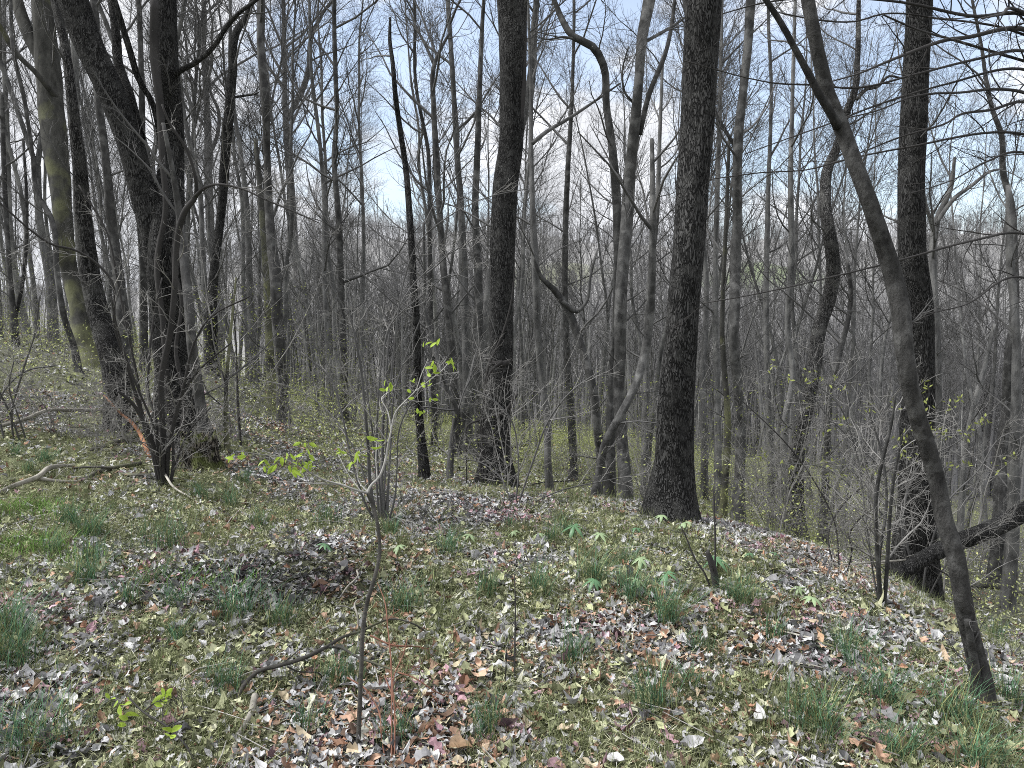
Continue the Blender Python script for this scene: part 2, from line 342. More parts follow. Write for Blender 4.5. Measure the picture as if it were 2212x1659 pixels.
GX, GY = np.meshgrid(gx, gy); GZ = ground(GX, GY)
mb = MB(); nx, ny = len(gx), len(gy)
i = np.arange(ny - 1)[:, None] * nx; j = np.arange(nx - 1)[None, :]
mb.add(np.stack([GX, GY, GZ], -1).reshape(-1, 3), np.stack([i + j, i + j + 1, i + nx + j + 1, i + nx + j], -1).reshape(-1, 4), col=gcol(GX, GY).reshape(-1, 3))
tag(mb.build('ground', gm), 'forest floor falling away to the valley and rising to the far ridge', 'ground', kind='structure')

# ------------------------------------------------------------------ growing trees
def smooth(P, rad, n):
    P = np.asarray(P, float); rad = np.asarray(rad, float); k = len(P)
    if k < 3:
        s = np.linspace(0, k - 1, n); return np.stack([np.interp(s, np.arange(k), P[:, c]) for c in range(3)], 1), np.interp(s, np.arange(k), rad)
    d = np.concatenate([[0], np.cumsum(np.linalg.norm(np.diff(P, axis=0), axis=1) + 1e-6)])
    m = np.gradient(P, d, axis=0); s = np.linspace(0, d[-1], n); i = np.clip(np.searchsorted(d, s, 'right') - 1, 0, k - 2)
    h = (d[i + 1] - d[i]); t = (s - d[i]) / h; t_ = t[:, None]; h_ = h[:, None]
    out = (2 * t_**3 - 3 * t_**2 + 1) * P[i] + (t_**3 - 2 * t_**2 + t_) * h_ * m[i] + (-2 * t_**3 + 3 * t_**2) * P[i + 1] + (t_**3 - t_**2) * h_ * m[i + 1]
    return out, np.interp(s, d, rad)
def path(rg, p0, d0, Ln, r0, nseg, up=.1, wig=.15, tip=.3):
    d = np.array(d0, float); d /= np.linalg.norm(d); P = [np.array(p0, float)]; st = Ln / nseg
    for k in range(nseg):
        d = d + rg.normal(0, wig, 3) + np.array([0, 0, up]); d /= np.linalg.norm(d); P.append(P[-1] + d * st)
    return np.array(P), r0 * (1 - (1 - tip) * np.linspace(0, 1, nseg + 1))
def side_dir(rg, T, ang, az=None):
    ax = np.eye(3)[np.argmin(np.abs(T))]; U = np.cross(T, ax); U /= np.linalg.norm(U); W = np.cross(T, U)
    az = rg.uniform(0, 2 * math.pi) if az is None else az
    return T * math.cos(ang) + (U * math.cos(az) + W * math.sin(az)) * math.sin(ang)
def sprout(rg, mb, P, rad, t0, t1, levels, up=.08, wig=.12, rmin=.003, lenscale=None):
    """levels: list of (count, length, angle_deg, segments, sides)"""
    if not levels: return
    cnt, Ln, ang, ns, sd_ = levels[0]; k = len(P)
    if cnt < 1 and rg.random() > cnt: return
    cnt = max(1, int(round(cnt * rg.uniform(.75, 1.25))))
    for c in range(cnt):
        f = (t0 + (t1 - t0) * (c + rg.random()) / cnt) * (k - 1); i = min(int(f), k - 2); fr = f - i
        p = P[i] * (1 - fr) + P[i + 1] * fr; T = P[i + 1] - P[i]; T /= np.linalg.norm(T) + 1e-9; r = rad[i] * (1 - fr) + rad[i + 1] * fr
        LL = Ln * rg.uniform(.55, 1.25) * (lenscale(f / (k - 1)) if lenscale else (1.15 - .6 * f / (k - 1)))
        rr = max(min(r * .6, LL * .013 + .0015), rmin)
        Q, q = path(rg, p, side_dir(rg, T, R(ang) * rg.uniform(.7, 1.25)), LL, rr, ns, up, wig, tip=.3 if len(levels) > 1 else .55)
        q = np.maximum(q, rmin * .6)
        mb.tube(Q, q, sd_)
        sprout(rg, mb, Q, q, .15, 1.0, levels[1:], up, wig * 1.1, rmin)

def forest_variant(seed, H, r0, kind):
    rg = np.random.default_rng(seed); tr = MB(); cw = MB()
    lean = rg.normal(0, .05, 2)
    n = 13; hh = np.linspace(0, 1, n); bend = rg.normal(0, .018 * H, 2); ph = rg.uniform(0, 6, 2)
    P = np.stack([lean[0] * hh * H + bend[0] * np.sin(hh * 4 + ph[0]) - bend[0] * math.sin(ph[0]), lean[1] * hh * H + bend[1] * np.sin(hh * 5 + ph[1]) - bend[1] * math.sin(ph[1]), hh * H], 1)
    P[1:] += rg.normal(0, .05, (n - 1, 3)) * [1, 1, 0]
    rad = r0 * (1 - .85 * hh ** .9); rad[0] *= 1.35; P[0, 2] = -.5
    if kind == 'fork':
        fz = rg.uniform(.22, .45); k = int(fz * (n - 1))
        P0, q0 = P[:k + 1], rad[:k + 1]
        a, b_ = smooth(P0, q0, 9); tr.tube(a, b_, 8, .05, seed)
        az = rg.uniform(0, 6.28)
        for s_ in (0, 1):
            dv = np.array([math.cos(az + s_ * 3.1) * .22, math.sin(az + s_ * 3.1) * .22, 1]); LL = H * (1 - fz) * rg.uniform(.85, 1)
            Q, q = path(rg, P0[-1] - [0, 0, .05], dv, LL, q0[-1] * rg.uniform(.68, .85), 11, .03, .05, .12)
            a, b_ = smooth(Q, q, 22); tr.tube(a, b_, 7, .04, seed + s_)
            sprout(rg, cw, Q, q, .2, 1, [(13, H * .17, 42, 5, 4), (8, H * .08, 40, 4, 3), (8, H * .045, 38, 3, 3)], .10, .11, .0045)
    elif kind == 'slim':
        a, b_ = smooth(P, rad, 26); tr.tube(a, b_, 7, .04, seed)
        sprout(rg, cw, P, rad, .4, 1, [(17, H * .17, 40, 5, 3), (8, H * .07, 38, 4, 3), (6, H * .04, 38, 3, 3)], .10, .11, .0035)
    elif kind == 'under':
        a, b_ = smooth(P, rad, 20); tr.tube(a, b_, 6, .04, seed)
        sprout(rg, cw, P, rad, .15, 1, [(18, H * .28, 58, 6, 3), (7, H * .12, 45, 4, 3), (5, H * .05, 40, 3, 3)], .02, .15, .0035)
    else:
        a, b_ = smooth(P, rad, 30); tr.tube(a, b_, 9, .05, seed)
        sprout(rg, cw, P, rad, .12, .35, [(3, H * .07, 65, 4, 3), (4, H * .03, 50, 3, 3)], .04, .16, .004)
        sprout(rg, cw, P, rad, .42, 1, [(23, H * .2, 42, 6, 4), (9, H * .085, 40, 4, 3), (8, H * .045, 38, 3, 3)], .09, .11, .0045,
               lenscale=lambda f: 1.2 - .75 * f)
    return tr.data('trunk', M['mid']), cw.data('crown', M['twig'])

VAR = []
for s_, (H, r0, kd) in enumerate([(19, .115, 'tall'), (17, .095, 'tall'), (21, .135, 'tall'), (18, .10, 'tall'), (18, .12, 'fork'), (16, .105, 'fork'), (19, .125, 'fork'),
                                  (14, .062, 'slim'), (12, .052, 'slim'), (15, .07, 'slim'), (7.5, .036, 'under'), (9, .042, 'under')]):
    VAR.append((kd, H, *forest_variant(100 + s_, H, r0, kd)))
MARKS = [(-9999, 'left edge'), (170, 'moss-sided tree'), (365, 'dark double tree'), (590, 'side-stubbed tree'), (890, 'dead snag'), (1090, 'vine-wrapped trunk'), (1345, 'dappled fork'),
         (1470, 'biggest black trunk'), (1770, 'S-shaped trunk'), (1975, 'great ridged trunk'), (9999, 'right edge')]
def gap(x, y):
    px = topix((x, y, g1(x, y) + 2.5))[0]
    for a, b_ in zip(MARKS, MARKS[1:]):
        if px < b_[0]: return a[1], b_[1]
KW = {'tall': 'straight bare tree', 'fork': 'forked bare tree', 'slim': 'slim bare pole tree', 'under': 'low twiggy bare tree'}
KINDS = {'tall': ('straight bare grey tree standing among many others in the woods behind', 'straight bare trees in the woods behind'),
         'fork': ('bare grey tree forking into two steep stems in the woods behind', 'forked bare trees in the woods behind'),
         'slim': ('slim bare pole-like young tree in the woods behind', 'slim bare young trees in the woods behind'),
         'under': ('low bare small tree with spreading twigs beneath the taller trunks', 'low bare trees beneath the taller ones')}
def plant(v, x, y, s, rz, tilt=(0, 0)):
    kd, H, md, mc = VAR[v]
    a, b_ = gap(x, y); dist = 'nearer' if y < 30 else 'farther' if y < 52 else 'farthest'
    lb = f'{dist} {KW[kd]} between the {a} and the {b_}'
    e = empty('bare_tree', (x, y, g1(x, y)), lb, 'tree', KINDS[kd][1])
    e.scale = (s, s, s); e.rotation_euler = (tilt[0], tilt[1], rz)
    for nm, me in (('trunk', md), ('crown', mc)):
        o = bpy.data.objects.new(nm, me); C.objects.link(o); o.parent = e

# ------------------------------------------------------------------ traced trunks of the nearer trees, each standing at its own distance
HEROPX = []
def flare_path(P, rad, base, flare):
    return P, rad
def trunk_pts(pts, Y, drift=0.0, seed=0):
    out, rad = [], []
    for k, (px, py, wd) in enumerate(pts):
        yy = Y + drift * math.sin(k * 1.3 + seed)
        out.append(at(px, py, yy)); rad.append(pxsize(yy, wd) / 2)
    return np.array(out), np.array(rad)
def hero(label, pts, mat='brown', Y=None, limbs=(), vines=(), twigs=10, low=.15, sides=16, lump=.045, flare=1.35, top=5.0, seed=0, name='bare_tree', drift=.12, twl=1.0, twmat='twig', group=None, limbdy=.25):
    """pts run from top of the view to the base (pixel x, pixel y, pixel width); limbs are (points, [depth change])"""
    rg = np.random.default_rng(seed * 13 + 5)
    bx, by, bw = pts[-1]
    if Y is None:
        h = hit(bx, by); Y = h[1]
    P, rad = trunk_pts(pts, Y, drift, seed)
    P = P[::-1]; rad = rad[::-1]                      # base first
    if seed == 29: rad = rad * .93
    gx_, gy_ = P[0, 0], P[0, 1]; gz = g1(gx_, gy_)
    if P[0, 2] - gz > .25:                            # carry the foot down to the ground it stands on
        P = np.vstack([[gx_, gy_, gz], P]); rad = np.concatenate([[rad[0] * 1.1], rad])
    base = np.array([P[0, 0], P[0, 1], gz])
    P = np.vstack([[P[0, 0], P[0, 1], min(gz, P[0, 2]) - .35], P]); rad = np.concatenate([[rad[0] * flare * 1.15], rad])
    rad[1] *= 1 + (flare - 1) * .45
    if top > 0 and pts[0][1] <= 5:
        T = P[-1] - P[-3]; T /= np.linalg.norm(T); k = 5
        Q, q = path(rg, P[-1], T, top, rad[-1], k, .05, .04, .35); P = np.vstack([P, Q[1:]]); rad = np.concatenate([rad, q[1:]])
    ln = np.linalg.norm(np.diff(P, axis=0), axis=1).sum()
    SP, SR = smooth(P, rad, int(np.clip(ln * 7, 16, 110)))
    e = empty(name, base, label, 'tree', group)
    tb = MB(); tb.tube(SP, SR, sides, lump, seed, cap=True, root=.38 if bw > 60 else .25 if bw > 40 else .15); tb.build('trunk', M[mat], e, base)
    cw = MB()
    for li, (lp, dy) in enumerate(limbs):
        # limbs: first point is the join, running outward; dy = how far its tip comes forward or back
        n = len(lp); LP = []; LRd = []
        for k, (px, py, wd) in enumerate(lp):
            yy = Y + dy * k / (n - 1); LP.append(at(px, py, yy)); LRd.append(max(pxsize(yy, wd) / 2, .003))
        LP = np.array(LP); LRd = np.array(LRd)
        if lp[-1][1] <= 5:
            T = LP[-1] - LP[-2]; T /= np.linalg.norm(T); Q, q = path(rg, LP[-1], T, top * .6, LRd[-1], 4, .05, .06, .3); LP = np.vstack([LP, Q[1:]]); LRd = np.concatenate([LRd, q[1:]])
        SL, SLr = smooth(LP, LRd, max(8, len(LP) * 4)); lm = MB(); lm.tube(SL, SLr, 10, .04, seed + li, cap=True); lm.build('limb', M[mat], e, base)
        if twigs: sprout(rg, cw, SL, SLr, .25, 1, [(max(3, twigs * .5), Y * .09 * twl, 48, 5, 3), (5, Y * .035 * twl, 42, 4, 3), (3, Y * .017 * twl, 40, 3, 3)], .06, .14, Y * .00016)
    for vi, (vp, dy) in enumerate(vines):
        VP, VR = trunk_pts(vp, Y + dy, .02, vi); VP = VP[::-1]; VR = VR[::-1]
        if vp[-1][1] > 900: VP = np.vstack([[VP[0, 0], VP[0, 1], g1(VP[0, 0], VP[0, 1]) - .1], VP]); VR = np.concatenate([[VR[0]], VR])
        SV, SVr = smooth(VP, VR, max(12, len(VP) * 6)); vm = MB(); vm.tube(SV, SVr, 7, .08, vi, cap=True); vm.build('vine', M['darktwig'], e, base)
    if twigs:
        sprout(rg, cw, SP, SR, low, 1, [(twigs, Y * .12 * twl, 55, 6, 4), (6, Y * .045 * twl, 42, 4, 3), (5, Y * .02 * twl, 40, 3, 3)], .06, .13, Y * .00016, lenscale=lambda f: .5 + .9 * f)
        if top > 0 and pts[0][1] <= 5:
            sprout(rg, cw, SP, SR, .7, 1, [(twigs, Y * .22 * twl, 42, 6, 4), (7, Y * .08 * twl, 40, 4, 3), (5, Y * .035, 40, 3, 3)], .08, .12, Y * .0002)
        cw.build('crown', M[twmat], e, base)
    for px, py, wd in pts: HEROPX.append((px, wd, Y))
    return e, Y

# ---- left group
hero('thick pale tree with olive moss down its lit side and a forked top', [(90,0,37),(103,150,50),(118,300,48),(133,430,36),(140,530,37),(153,600,33),(170,660,36),(177,740,40),(188,785,52)], 'mossy', seed=1, twigs=8,
     limbs=[([(103,150,26),(85,120,26),(60,70,26),(45,30,25),(37,0,24)], .3), ([(125,215,12),(107,193,11),(77,157,10),(30,110,10),(0,57,9),(-40,10,7)], -1.0)])
hero('grey ridged tree slanting right between mossy tree and dark double trunk', [(118,0,17),(140,100,17),(157,233,22),(173,367,27),(187,533,34),(210,670,42),(240,770,46),(262,925,56)], 'brown', seed=2, twigs=8)
hero('thin crooked sapling with pale edge beside the mossy tree foot', [(23,0,6),(27,100,7),(53,217,8),(70,333,8),(80,417,10),(110,470,11),(125,603,11),(140,690,12),(157,740,13),(169,805,15)], 'grey', seed=3, twigs=8, sides=9)
hero('huge dark double tree with one trunk leaning left and twisted vines', [(360,0,42),(362,133,42),(370,233,46),(370,333,48),(366,420,56),(362,500,66),(362,600,72),(366,700,74),(376,800,80),(392,965,100)], 'oak', seed=4, twigs=9, sides=24,
     limbs=[([(352,640,50),(338,540,56),(324,467,54),(302,390,54),(275,290,56),(235,190,58),(190,90,60),(157,0,62)], -.25),
            ([(353,200,15),(383,157,12),(420,137,10),(460,103,10),(493,53,9),(517,27,8),(547,5,8)], -.8),
            ([(350,330,13),(343,283,12),(327,217,12),(300,173,13),(283,117,13),(247,0,12)], -.4),
            ([(305,300,18),(275,190,18),(258,150,18),(250,67,17),(240,0,14)], .3)],
     vines=[([(333,0,16),(334,133,17),(346,233,16),(350,333,15),(358,450,13),(340,560,12),(352,700,12),(362,850,11),(370,960,11)], -.33),
            ([(385,470,9),(374,560,8),(392,650,8),(380,760,9),(398,860,8),(390,960,9)], -.35)])
hero('smooth grey stem curving up the right side of the dark double tree', [(352,265,7),(375,380,11),(388,470,14),(397,553,18),(407,653,20),(416,753,22),(427,830,23),(437,910,24),(441,968,27)], 'grey', seed=5, twigs=5, Y=7.6, sides=12)
hero('thin tree with moderately curved grey stem rising behind dark stub', [(440,0,10),(440,100,11),(447,233,12),(450,367,16),(455,500,17),(465,600,18),(473,720,18),(474,778,24)], 'grey', seed=6, twigs=10,
     limbs=[([(449,340,8),(470,290,8),(472,240,7),(455,200,6),(450,130,5)], .3)])
hero('dark tree bending up to the left with a broken side stub', [(546,0,10),(530,40,14),(515,60,15),(501,167,18),(493,267,20),(485,367,20),(477,467,18),(466,550,18),(458,760,24)], 'oak', seed=7, Y=16.5, twigs=10,
     limbs=[([(498,212,5),(520,208,5),(556,203,4)], 0)])
hero('pale thin tree between slanting grey tree and double trunk', [(203,0,14),(207,67,14),(213,217,16),(227,333,16),(240,467,20),(250,550,20),(260,630,22),(272,790,25)], 'grey', seed=8, Y=14, twigs=9)
hero('tall straight grey tree with side stubs left of the sapling', [(563,0,17),(563,100,16),(573,217,18),(577,333,14),(580,433,17),(587,533,20),(595,590,24),(600,690,24),(607,790,22),(613,918,27)], 'grey', seed=9, twigs=10)
hero('olive-footed slim tree pressed against the tall straight grey tree', [(552,300,8),(565,450,12),(575,590,14),(580,720,16),(588,860,20)], 'mossy', seed=10, Y=14.5, twigs=8, top=0)
hero('grey tree with black vine snaking up its left side', [(612,0,8),(615,150,10),(617,260,12),(623,333,16),(630,433,16),(637,553,18),(650,650,17),(656,760,19),(657,835,21)], 'grey', seed=11, twigs=9,
     limbs=[([(617,260,13),(640,222,12),(667,150,12),(672,83,9),(700,25,6),(720,0,5)], .3)],
     vines=[([(612,580,4),(635,630,5),(645,705,5),(640,760,6),(662,800,6),(670,830,7)], -.15)])
hero('slim grey tree with long drooping side twigs left of the snag', [(722,0,8),(724,130,9),(727,267,9),(722,333,11),(730,453,12),(735,553,13),(738,660,13),(742,765,16)], 'grey', seed=12, twigs=15, Y=19, twl=1.3)
hero('narrow pole tree just left of the tall straight grey tree', [(497,0,6),(500,200,8),(520,330,9),(533,450,12),(538,560,12),(545,740,15)], 'mid', seed=13, Y=19, twigs=9)
# ---- centre
hero('dead dark snag with splintered top leaning left over the sapling', [(843,38,5),(842,90,8),(848,133,9),(855,217,11),(865,283,12),(877,367,13),(885,467,14),(893,600,15),(900,720,16),(903,850,17),(909,940,19),(918,1036,24)], 'oak', seed=14, twigs=3, sides=12, top=0, twl=.5)
hero('crooked pale tree with a forked top right of the snag', [(972,70,5),(955,100,6),(938,140,9),(937,230,10),(943,333,12),(950,467,14),(960,600,15),(972,720,15),(985,880,18)], 'grey', seed=15, Y=16, twigs=14, twl=1.1,
     limbs=[([(938,140,7),(925,110,6),(900,60,4),(885,20,3)], .3)])
hero('straight slender tree midway between snag and great vine-clad trunk', [(968,0,9),(980,200,10),(985,300,12),(995,433,14),(1000,553,17),(1005,700,18),(1010,890,21)], 'mid', seed=16, Y=18, twigs=12)
hero('dappled slender tree immediately left of the great vine-clad trunk', [(1045,0,8),(1037,167,10),(1031,333,13),(1027,450,15),(1033,600,18),(1035,760,19),(1036,890,23)], 'dappled', seed=17, Y=16, twigs=12)
hero('great dark trunk with a knotted vine wrapped at its waist', [(1106,0,66),(1108,100,58),(1106,200,52),(1103,300,50),(1092,400,51),(1088,500,52),(1083,650,52),(1082,780,54),(1076,880,58),(1072,980,62),(1070,1052,72)], 'oak', seed=18, twigs=7, sides=24, drift=.05,
     vines=[([(1132,0,13),(1131,130,13),(1128,220,12),(1118,300,9)], -.05),
            ([(1112,580,3),(1103,660,4),(1082,730,5),(1056,790,6),(1046,850,6),(1043,930,4)], -.28),
            ([(1050,772,7),(1066,786,13),(1086,786,15),(1104,778,8)], -.24),
            ([(1085,780,8),(1062,800,6),(1048,850,5),(1040,905,4)], -.30),
            ([(1118,850,5),(1090,888,7),(1045,905,5),(1010,920,4),(1008,960,3)], -.36)])
hero('slender tree with wavy stem just right of the great trunk', [(1140,0,6),(1147,200,8),(1147,300,10),(1150,433,11),(1157,586,17),(1162,720,16),(1170,820,14),(1180,890,15),(1183,990,15),(1188,1085,18)], 'mid', seed=19, Y=12.5, twigs=11,
     limbs=[([(1150,310,9),(1180,285,8),(1230,255,7),(1290,215,5),(1340,180,3)], .4)])
hero('curved dark tree arching over from upper left beside the dappled fork', [(1197,0,10),(1213,40,13),(1237,77,15),(1283,103,17),(1303,140,17),(1310,233,15),(1320,300,17),(1330,400,18),(1336,553,20),(1332,700,20),(1322,850,20),(1318,1000,24)], 'dappled', seed=20, Y=10.6, twigs=12,
     limbs=[([(1275,98,5),(1220,80,5),(1180,85,3),(1150,75,2)], -.5)])
hero('dappled tree with knobbly bark forking near the blue sky', [(1402,0,26),(1387,83,22),(1380,167,18),(1372,267,22),(1363,350,23),(1357,433,26),(1347,553,26),(1341,650,27),(1340,750,27),(1337,850,26),(1343,950,25),(1351,1068,31)], 'dappled', seed=21, Y=10.0, twigs=12,
     limbs=[([(1382,290,11),(1403,200,11),(1437,117,9),(1450,60,8),(1458,0,7)], .4), ([(1385,95,7),(1430,70,7),(1470,45,5),(1500,20,3)], .5), ([(1372,225,6),(1350,200,5),(1345,150,4),(1358,100,3)], -.4)])
hero('grey tree whose stem swings left down to a leaning foot', [(1408,300,8),(1410,400,12),(1408,586,17),(1403,690,20),(1393,760,18),(1370,840,17),(1338,900,17),(1307,960,17),(1295,1020,17),(1283,1092,22)], 'dappled', seed=22, Y=9.4, twigs=10, top=0)
hero('slanting trunk leaning left behind the dappled fork', [(1150,540,6),(1167,596,9),(1197,626,13),(1223,663,17),(1257,753,18),(1277,820,18),(1290,920,19),(1300,1010,22)], 'dappled', seed=23, Y=12, twigs=6, top=0, limbs=[([(1215,650,9),(1245,673,9),(1265,655,7),(1275,600,6),(1290,540,4)], .2)])
hero('thin crooked stem twisting between snag and great trunk', [(915,480,5),(917,603,6),(918,670,7),(937,743,8),(953,803,9),(967,846,10),(985,880,11),(978,937,12),(971,1040,16)], 'mid', seed=24, Y=10.4, twigs=8, top=0, sides=9)
# ---- right
hero('biggest straight black trunk flecked with pale lichen', [(1517,0,77),(1511,200,70),(1505,300,67),(1489,500,63),(1473,700,66),(1462,850,74),(1454,1000,82),(1446,1122,100)], 'oak', seed=25, twigs=6, sides=26, drift=.04, flare=1.25)
hero('spotted grey tree right of the biggest black trunk', [(1622,0,19),(1615,100,17),(1605,200,17),(1595,300,21),(1592,400,20),(1592,500,20),(1588,560,23),(1588,650,21),(1585,740,20),(1592,820,21),(1600,920,23),(1598,1020,24),(1594,1125,29)], 'dappled', seed=26, Y=12.3, twigs=12,
     limbs=[([(1597,330,8),(1560,270,7),(1535,220,5),(1530,160,4)], .2)])
hero('dark ridged tree with curving S-shaped trunk and elbow limb', [(1855,0,8),(1852,133,11),(1845,200,14),(1828,243,16),(1808,317,19),(1787,367,22),(1783,433,24),(1796,533,27),(1800,580,28),(1792,636,28),(1768,720,29),(1760,786,30),(1742,886,30),(1722,970,32),(1718,1040,34),(1720,1120,38),(1720,1175,46)], 'brown', seed=27, Y=13.2, twigs=11,
     limbs=[([(1850,215,7),(1872,193,7),(1895,187,7),(1920,165,5),(1950,170,4)], .2)])
hero('grey thin tree with dark foot seen beyond the S-shaped trunk', [(1718,0,6),(1712,200,8),(1708,400,11),(1710,553,13),(1703,736,13),(1713,803,13),(1697,900,14),(1692,1060,18)], 'mid', seed=28, Y=15, twigs=12)
hero('smooth leaning foreground tree with a seam split near its foot', [(1745,0,28),(1758,67,28),(1775,150,29),(1795,227,33),(1828,300,34),(1862,400,34),(1890,467,35),(1912,545,38),(1925,580,40),(1943,653,42),(1953,753,40),(1968,853,38),(2000,953,38),(2028,1053,37),(2041,1131,40),(2066,1206,42),(2081,1306,42),(2098,1381,43),(2120,1456,47),(2128,1528,52)], 'lean', seed=29, twigs=6, sides=20, flare=1.1, lump=.03, drift=.03, top=2.5, twl=.7,
     limbs=[([(1810,275,20),(1795,245,18),(1775,213,17),(1742,150,15),(1715,100,13),(1688,50,13),(1655,0,12)], -.1), ([(2116,1500,20),(2106,1440,20),(2098,1390,17),(2090,1340,15)], -.05)])
hero('great dark ridged trunk behind the leaning foreground tree', [(1985,0,48),(1982,100,47),(1978,200,50),(1972,300,53),(1968,400,53),(1970,533,57),(1981,650,60),(1986,800,62),(1982,950,66),(1977,1100,71),(1970,1278,84)], 'oak', seed=30, twigs=9, sides=24, drift=.04)
hero('branching small tree right of the great dark ridged trunk', [(2062,340,6),(2055,400,9),(2022,483,14),(2015,553,14),(2022,690,17),(2025,820,17),(2027,960,20)], 'mid', seed=31, Y=14, twigs=14, top=0,
     limbs=[([(2022,483,9),(2060,430,9),(2100,400,8),(2140,370,6),(2165,365,4)], .3), ([(2018,500,8),(2005,460,8),(1995,420,6)], -.2)])
hero('crooked pale tree near the right edge with fine crown', [(2100,0,5),(2120,100,6),(2130,170,8),(2143,233,9),(2165,300,11),(2166,367,12),(2182,433,13),(2190,553,16),(2189,700,18),(2178,790,20),(2176,880,21),(2165,953,23),(2160,1092,27)], 'grey', seed=32, Y=17, twigs=14)
hero('grey trunk with dark foot near the right edge', [(2178,400,10),(2182,553,15),(2195,736,17),(2195,853,20),(2190,1000,22),(2187,1160,26)], 'mid', seed=33, Y=13, twigs=10, top=0)
hero('slanted slim tree leaning right beyond the leaning foreground tree', [(2148,700,7),(2125,800,10),(2100,890,11),(2085,980,12),(2078,1080,14)], 'mid', seed=34, Y=15, twigs=8, top=0)
hero('grey straight tree seen between biggest black trunk and spotted tree', [(1560,0,6),(1556,200,8),(1550,400,10),(1545,620,13),(1549,850,14),(1551,1040,18)], 'mid', seed=35, Y=17, twigs=12)
hero('narrow stem with olive foot beside the spotted grey tree', [(1575,300,6),(1568,500,9),(1560,700,10),(1572,950,14),(1564,1068,17)], 'mossy', seed=36, Y=14, twigs=8, top=0)
hero('straight dark slender tree left of the S-shaped trunk', [(1660,0,6),(1666,200,7),(1660,400,9),(1655,636,12),(1657,800,13),(1665,1000,14),(1668,1100,17)], 'mid', seed=37, Y=16, twigs=12)
hero('slim tree whose stem follows right of the S-shaped trunk', [(1830,560,7),(1838,640,9),(1815,760,11),(1795,830,14),(1790,900,14),(1785,1000,15),(1780,1110,18)], 'grey', seed=38, Y=14.5, twigs=10, top=0)
hero('pair of thin grey stems at the far left edge', [(4,200,8),(10,400,9),(22,600,10),(34,740,13)], 'grey', seed=39, Y=17, twigs=9, top=0, limbs=[([(30,700,8),(50,600,8),(58,450,7),(50,300,5)], .4)])
hero('dappled grey tree behind the great vine-clad trunk waist', [(1240,0,6),(1236,200,8),(1225,400,11),(1220,600,13),(1226,780,14),(1238,1000,18)], 'dappled', seed=40, Y=17, twigs=14)
hero('straight grey tree with thin crown left of biggest black trunk', [(1432,120,6),(1425,300,8),(1418,480,10),(1400,640,12),(1395,830,14),(1392,1040,18)], 'mid', seed=41, Y=14, twigs=12, top=0)
hero('slender left-curving stem between vine-marked tree and slim grey tree', [(668,0,6),(672,150,7),(690,300,8),(700,430,9),(700,560,10),(706,700,12),(712,800,14)], 'mid', seed=42, Y=20, twigs=12)
hero('faint slim tree right of the snag foot', [(895,0,6),(898,180,7),(925,330,8),(928,480,9),(930,650,10),(938,900,13)], 'grey', seed=43, Y=20, twigs=13)
hero('small dark leaning tree in front of the pale bank at left', [(385,130,7),(400,260,8),(430,400,10),(437,520,11),(443,650,12),(447,760,14)], 'mid', seed=44, Y=18, twigs=9, top=0)
hero('grey tree half hidden behind the dark double trunk', [(300,0,10),(305,150,11),(306,300,13),(300,420,14),(308,560,15),(312,760,18)], 'grey', seed=45, Y=15, twigs=10)
hero('young olive stem rising from the litter beside the stump', [(510,600,4),(500,700,6),(491,800,8),(487,880,9),(490,960,11)], 'mossy', seed=46, Y=8.6, twigs=8, top=0, sides=8)

# ------------------------------------------------------------------ overhanging boughs from a beech just outside the right of the view
bY = 6.5
e = empty('beech_tree', (4.95, bY, g1(4.95, bY)), 'beech reaching long level boughs in across the upper right', 'tree')
bo = np.array([4.95, bY, g1(4.95, bY)])
P, rd = smooth([[4.95, bY, bo[2] - .4], [5.0, bY, bo[2] + .4], [5.0, bY, 2], [5.1, bY, 5], [5.0, bY, 9], [5.05, bY, 13]], [.28, .2, .17, .15, .11, .05], 50)
tb = MB(); tb.tube(P, rd, 18, .03, 3); tb.build('trunk', M['grey'], e, bo)
cw = MB(); rg = np.random.default_rng(91)
BOUGHS = [
 [(1792,177,3),(1852,160,4),(1908,137,6),(1975,110,8),(2042,87,9),(2092,80,10),(2165,63,11),(2212,63,12)],
 [(1682,27,3),(1765,43,4),(1842,47,4),(1908,30,4),(1958,30,4),(2025,40,5),(2092,47,5),(2158,58,6)],
 [(1908,32,4),(1960,55,5),(2008,72,5),(2055,85,6)],
 [(1818,257,3),(1892,240,4),(1958,213,4),(2008,203,6),(2075,200,6),(2142,193,7),(2212,200,8)],
 [(1852,333,3),(1942,297,4),(2042,267,5),(2075,247,6),(2142,237,7),(2212,220,8)],
 [(1475,130,2),(1608,167,3),(1675,180,4),(1748,183,5),(1850,190,5),(1980,160,5),(2100,130,6),(2212,110,8)],
 [(1608,333,2.4),(1708,297,3),(1792,267,4),(1900,225,5),(2050,180,5),(2212,150,7)],
 [(1535,387,2.4),(1642,373,3),(1742,367,3.4),(1818,347,4),(1950,320,5),(2212,290,7)],
 [(1520,655,2.4),(1608,640,3),(1790,600,4),(1950,560,5),(2100,520,6),(2212,505,7)],
 [(1560,30,3),(1640,8,4),(1760,-5,5),(1950,5,6),(2100,35,8),(2212,30,10)],
 [(1960,420,2.5),(2050,392,3.5),(2130,350,5),(2212,330,6)],
 [(2120,40,4),(2160,32,6),(2212,28,9)],
 [(1990,680,2.5),(2080,660,3.5),(2212,600,6)],
]
